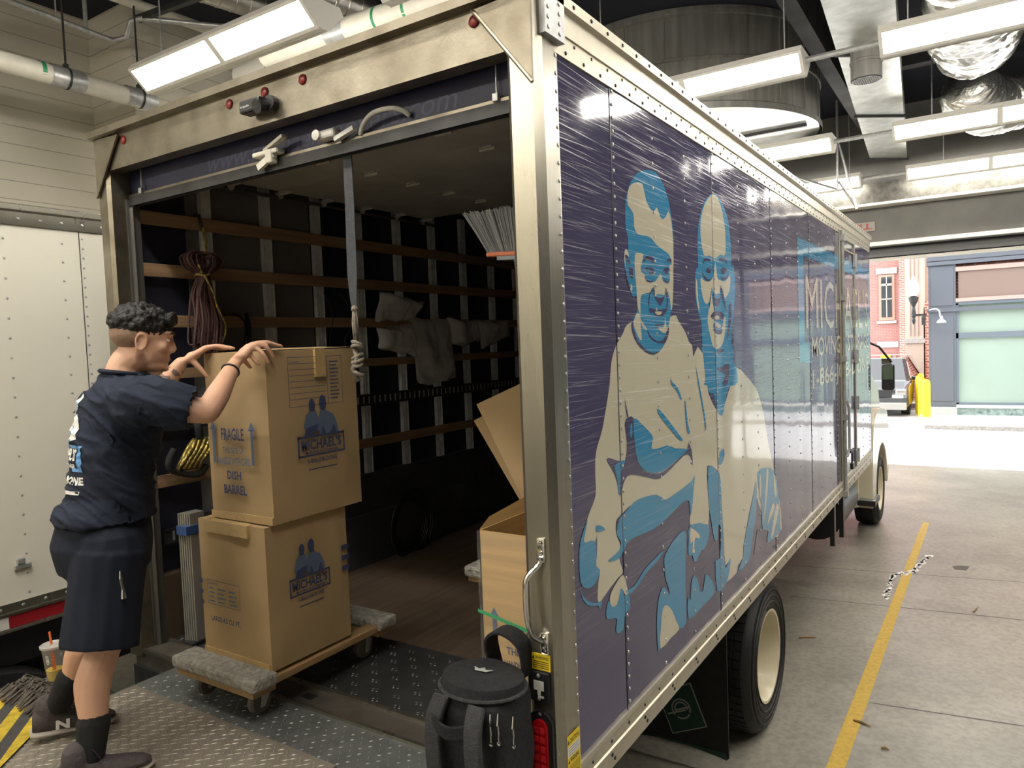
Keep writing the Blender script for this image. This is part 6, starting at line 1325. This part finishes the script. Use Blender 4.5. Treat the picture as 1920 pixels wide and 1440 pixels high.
K.location = K.location+V((.038, -.005, -.018))
# ------------------------------------------------------------------ things in the cargo space
xw = WL+.095
Rc = thing('rope_coil', 'bundle of purple brown cord hanging from a strap on the left wall boards', 'rope', (xw+.05, .40, 1.45), 'things hanging on the left wall')
mb = MB(); random.seed(21); cx, cy = xw+.055, .405
for i in range(34):
    a = random.uniform(-1, 1); b = random.uniform(-.035, .035); z0 = random.uniform(1.935, 1.975); L0 = random.uniform(1.42, 1.52); w_ = random.uniform(.2, 1)
    p = [(cx+b, cy+a*.022, 1.845), (cx+b*1.2, cy+a*.095, 1.90), (cx+b, cy+a*.105, 1.945), (cx+b*.6, cy+a*.04, z0), (cx-.01, cy+a*.01, 1.94), (cx-b, cy-a*.012, 1.85), (cx-b, cy-a*.05-.01, 1.75), (cx-b*1.3, cy-a*.115*w_, 1.62), (cx-b, cy-a*.125*w_-.01, 1.50), (cx-b*.5, cy-a*.085*w_, L0), (cx, cy-a*.02*w_+random.uniform(-.02, .02), L0+.01), (cx+b, cy+a*.03, 1.58), (cx+b, cy+a*.045, 1.72)]
    mb.tube(spline([V(q) for q in p], 5, True), .0052, 6, close=True)
mb.build('cord_loops', M['rope'], Rc, smooth=True)
mb = MB(); mb.tube([V((cx+.042*math.cos(t), cy+.034*math.sin(t), 1.85+.004*math.sin(3*t))) for t in [2*PI*i/20 for i in range(20)]], .006, 6, close=True); mb.tube(spline([V(q) for q in [(cx+.04, cy-.02, 1.85), (cx+.05, cy+.02, 1.76), (cx+.045, cy+.045, 1.68), (cx+.04, cy+.09, 1.58), (cx+.03, cy+.07, 1.50)]], 5, False), .006, 6); mb.tube([(cx+.03, cy-.02, 1.85), (cx+.04, cy-.05, 1.90)], .006, 6); mb.build('yellow_tie', M['ropey'], Rc, smooth=True)
mb = MB(); mb.tube([(cx, cy+.015, 1.95), (cx+.0, cy+.025, 2.03), (cx-.01, cy+.025, 2.10)], .010, 8); hg = mb.build('hanging_cord', M['ropey'], Rc, smooth=True); mb = MB(); mb.tube([(cx-.01, cy+.025, 2.08), (cx-.02, cy+.01, 2.165), (cx-.05, cy+.01, 2.168)], .009, 6); mb.build('hook', M['blackp'], Rc, smooth=True)
# door strap with knotted rope
sx, sy = -.905, .10
Sd = thing('door_pull_strap', 'long grey webbing strap with a knotted rope end hanging from the roll door', 'strap', (sx, sy, 1.3))
mb = MB(); vs = []; fs = []
PZ = [2.235, 2.15, 2.0, 1.85, 1.72, 1.63, 1.595]
for i, z in enumerate(PZ):
    hw = .021 if i < 5 else .014-.004*(i-5); tw = .06*i
    a = V((math.cos(tw), math.sin(tw), 0))*hw; c_ = V((sx+.003*math.sin(i), sy, z)); t_ = V((-math.sin(tw), math.cos(tw), 0))*.0025
    vs += [c_-a-t_, c_+a-t_, c_+a+t_, c_-a+t_]
for i in range(len(PZ)-1):
    for j in range(4): fs.append((i*4+j, i*4+(j+1) % 4, (i+1)*4+(j+1) % 4, (i+1)*4+j))
mb.add(vs, fs); mb.build('webbing', M['webb'], Sd, smooth='auto')
mb = MB(); mb.ball((sx, sy, 1.588), .014, 10, 6)
for k in range(4): a = k*1.6; mb.tube([(sx+.006*math.cos(a), sy+.006*math.sin(a), 1.585), (sx+.009*math.cos(a+.6), sy+.009*math.sin(a+.6), 1.53), (sx+.006*math.cos(a+1.2), sy+.006*math.sin(a+1.2), 1.46)], .0048, 6)
for (z, r) in ((1.455, .020), (1.44, .022), (1.405, .021), (1.39, .023), (1.375, .020), (1.34, .018)):
    mb.tube([V((sx+r*math.cos(t)*.9+.004, sy+r*math.sin(t)*.8, z+.008*math.sin(t+z*50))) for t in [2*PI*i/14 for i in range(14)]], .0075, 6, close=True)
mb.tube([(sx-.012, sy, 1.44), (sx+.014, sy-.012, 1.40), (sx-.01, sy-.015, 1.36), (sx+.004, sy, 1.31)], .010, 8); mb.build('knotted_rope', M['roper'], Sd, smooth=True)
# broom
Br = thing('broom', 'grey push broom with bristles upward and orange base behind the right post', 'broom', (-.33, .62, .9))
bc = V((-.44, .60, 1.798)); e = V((.80, .60, 0)).normalized()
b0 = at(918, 478, x=-.46); b1 = at(1000, 474, x=-.25); bc = (b0+b1)/2; e = (b1-b0).normalized(); Lb = (b1-b0).length/2
mb = MB(); mb.obox(bc+e*.03, e*(Lb+.03), V((-e.y, e.x, 0))*.022, (0, 0, .008)); mb.build('orange_base', M['orange'], Br, bev=.004)
mb = MB(); mb.obox(bc+e*.03+V((0, 0, -.014)), e*(Lb*.8), V((-e.y, e.x, 0))*.018, (0, 0, .008)); mb.cyl(bc+e*.035+V((0, 0, -.02)), bc+e*.045+V((0, 0, -.09)), .017, 12); mb.build('socket', M['greypl'], Br)
mb = MB(); random.seed(4)
nrm_ = V((-e.y, e.x, 0))
for i in range(420):
    s_ = random.uniform(-1, 1); dpt = random.uniform(-.016, .016); b_ = bc+e*(s_*Lb)+nrm_*dpt+V((0, 0, .006))
    t = b_+V((0, 0, .150+.012*math.cos(s_*1.2)+random.uniform(-.006, .006)))+e*(s_*.085-.035)+nrm_*dpt*.6
    mb.tube([b_, b_.lerp(t, .5)+V((0, 0, .003)), t], .0016, 4, cap=False)
o = mb.build('bristles', M['bristle'], Br); o['kind'] = 'stuff'
mb = MB(); p0 = bc+e*.042+V((0, 0, -.08)); p1 = at(986, 600, y=p0.y+.06); mb.cyl(p0, p0+(p1-p0)*3.0, .0125, 12); mb.build('broom_handle', M['greypl'], Br)
# plastic bags on the boards
def bag(label, quad, th, seed, hang=False):
    """crumpled clear bag: image quad laid on the wall plane, puffed"""
    P = [at(u, v, x=xw+.02) for u, v in quad]; n = 18; vs = []; fs = []
    for side in (1, -1):
        for i in range(n+1):
            for j in range(n+1):
                s_, t_ = i/n, j/n; p = (P[0]*(1-s_)+P[1]*s_)*(1-t_)+(P[3]*(1-s_)+P[2]*s_)*t_
                edge = min(s_, 1-s_, t_, 1-t_); puff = th*min(1, edge*5)**.5
                nz = noise.noise(V((p.y*6+seed, p.z*6, side)))*.05+abs(noise.noise(V((p.y*17+seed, p.z*13, side*3))))*.03
                wob = V((0, noise.noise(V((p.z*7, seed, 1)))*.03, noise.noise(V((p.y*7, seed, 2)))*.03))
                vs.append(p+V((th*.5+.0, 0, 0))+V((side*(puff*.5+nz*min(1, edge*6)), 0, 0))+wob)
    m_ = (n+1)**2
    for sd_ in (0, 1):
        for i in range(n):
            for j in range(n): k = sd_*m_+i*(n+1)+j; fs.append((k, k+1, k+n+2, k+n+1) if sd_ else (k, k+n+1, k+n+2, k+1))
    for q in vs: q.x = max(q.x, xw+.004)
    o = MB().add(vs, fs).build('plastic_bag', M['bag'], None, smooth=True); tag(o, label, 'plastic bag', 'clear bags tucked in the wall boards'); return o
bag('crumpled clear plastic bag stuffed above the third wall board', [(700, 548), (782, 566), (762, 604), (694, 604)], .10, 1)
bag('clear plastic bag hanging just below the topmost stuffed bag', [(697, 616), (765, 606), (776, 668), (700, 655)], .08, 9)
bag('long smooth clear plastic sheet hanging lowest between the bags', [(766, 598), (836, 598), (850, 712), (776, 722)], .06, 17)
bag('crumpled clear bag right of the long hanging plastic sheet', [(832, 597), (886, 602), (890, 642), (840, 650)], .08, 25)
bag('rightmost crumpled clear bag on the wall boards', [(888, 602), (944, 600), (948, 630), (895, 656)], .08, 33)
# gold strap bundle
Gs = thing('strap_bundle', 'bundle of shiny gold and black ratchet straps hanging left of the boxes', 'straps', (xw+.04, .28, .85), 'things hanging on the left wall')
mb = MB(); 
for i in range(5):
    y0 = .235+.028*i; mb.tube(spline([V((xw+.05, y0+.07, 1.0)), V((xw+.07, y0+.03, .95)), V((xw+.075, y0-.03, .89)), V((xw+.05, y0-.035, .86)), V((xw+.03, y0, .90)), V((xw+.03, y0+.05, .97))], 4, True), .013, 6, close=True)
mb.build('gold_webbing', M['gold'], Gs, smooth=True)
mb = MB(); mb.tube(spline([V((xw+.06, .18, .97)), V((xw+.07, .14, .91)), V((xw+.06, .17, .86)), V((xw+.06, .30, .82)), V((xw+.05, .36, .86))], 4, False), .016, 6); mb.tube([(xw+.03, .34, 1.12), (xw+.05, .33, 1.0)], .02, 6); mb.build('black_webbing', M['fabric'], Gs, smooth=True)
# black strap loops on the third board, cable coil
St = MB(); St.tube(spline([V((xw+.01, .60, 1.66)), V((xw+.03, .66, 1.62)), V((xw+.03, .66, 1.52)), V((xw+.02, .62, 1.40))], 5, False), .007, 6); St.tube([V((xw+.01, .69, 1.66)), V((xw+.03, .69, 1.6)), V((xw+.03, .685, 1.5)), V((xw+.02, .68, 1.38))], .012, 6)
o = St.build('black_strap', M['fabric'], None, smooth=True); tag(o, 'black strap looped over the third wall board right of the rope bundle', 'strap', 'things hanging on the left wall')
mb = MB(); pc = V((-1.75, 1.95, .01)); random.seed(2)
for k in range(7): rk = .15+.012*k; mb.tube([pc+V((rk*math.cos(2*PI*i/28), rk*math.sin(2*PI*i/28)*1.1, .012+.010*k+.012*math.sin(i*.7+k))) for i in range(28)], .009, 6, close=True)
pc2 = at(775, 1015, x=-2.25); mb.v = [V((-2.28+(q.z-.01)*.5, pc2.y+(q.x-pc.x), .20+(q.y-pc.y))) for q in mb.v]
o = mb.build('cable_coil', M['blackp'], None, smooth=True); tag(o, 'coil of black cable leaning on the kick plate deep in the truck', 'cable')
mb = MB()
for x0, dy in ((1.27, 0), (1.40, .06)): mb.tube(spline([V((xw+.01, x0, 1.80)), V((xw+.03, x0+.05+dy, 1.65)), V((xw+.02, x0+.02, 1.50)), V((xw+.02, x0+.06, 1.40))], 5, False), .003, 5)
o = mb.build('thin_cords', M['blackp']); tag(o, 'two thin dark cords dangling on the left wall near the strap', 'cord', kind='stuff')
# wall sign seen past the truck roof
Sg = thing('wall_sign', 'faded sign with red letters on the grey header above the exit', 'sign', (-.5, 13.28, 3.2))
MB().box(-1.6, -.60, 13.27, 13.298, 3.285, 3.455).build('sign_board', M['signbk'], Sg)
mb = MB(); text_faces(mb, 'BELL', (-1.10, 13.268, 3.315), (1, 0, 0), (0, 0, 1), .46, .115, 0, bold=.04); mb.build('sign_letters', M['pinkw'], Sg, recalc=False)
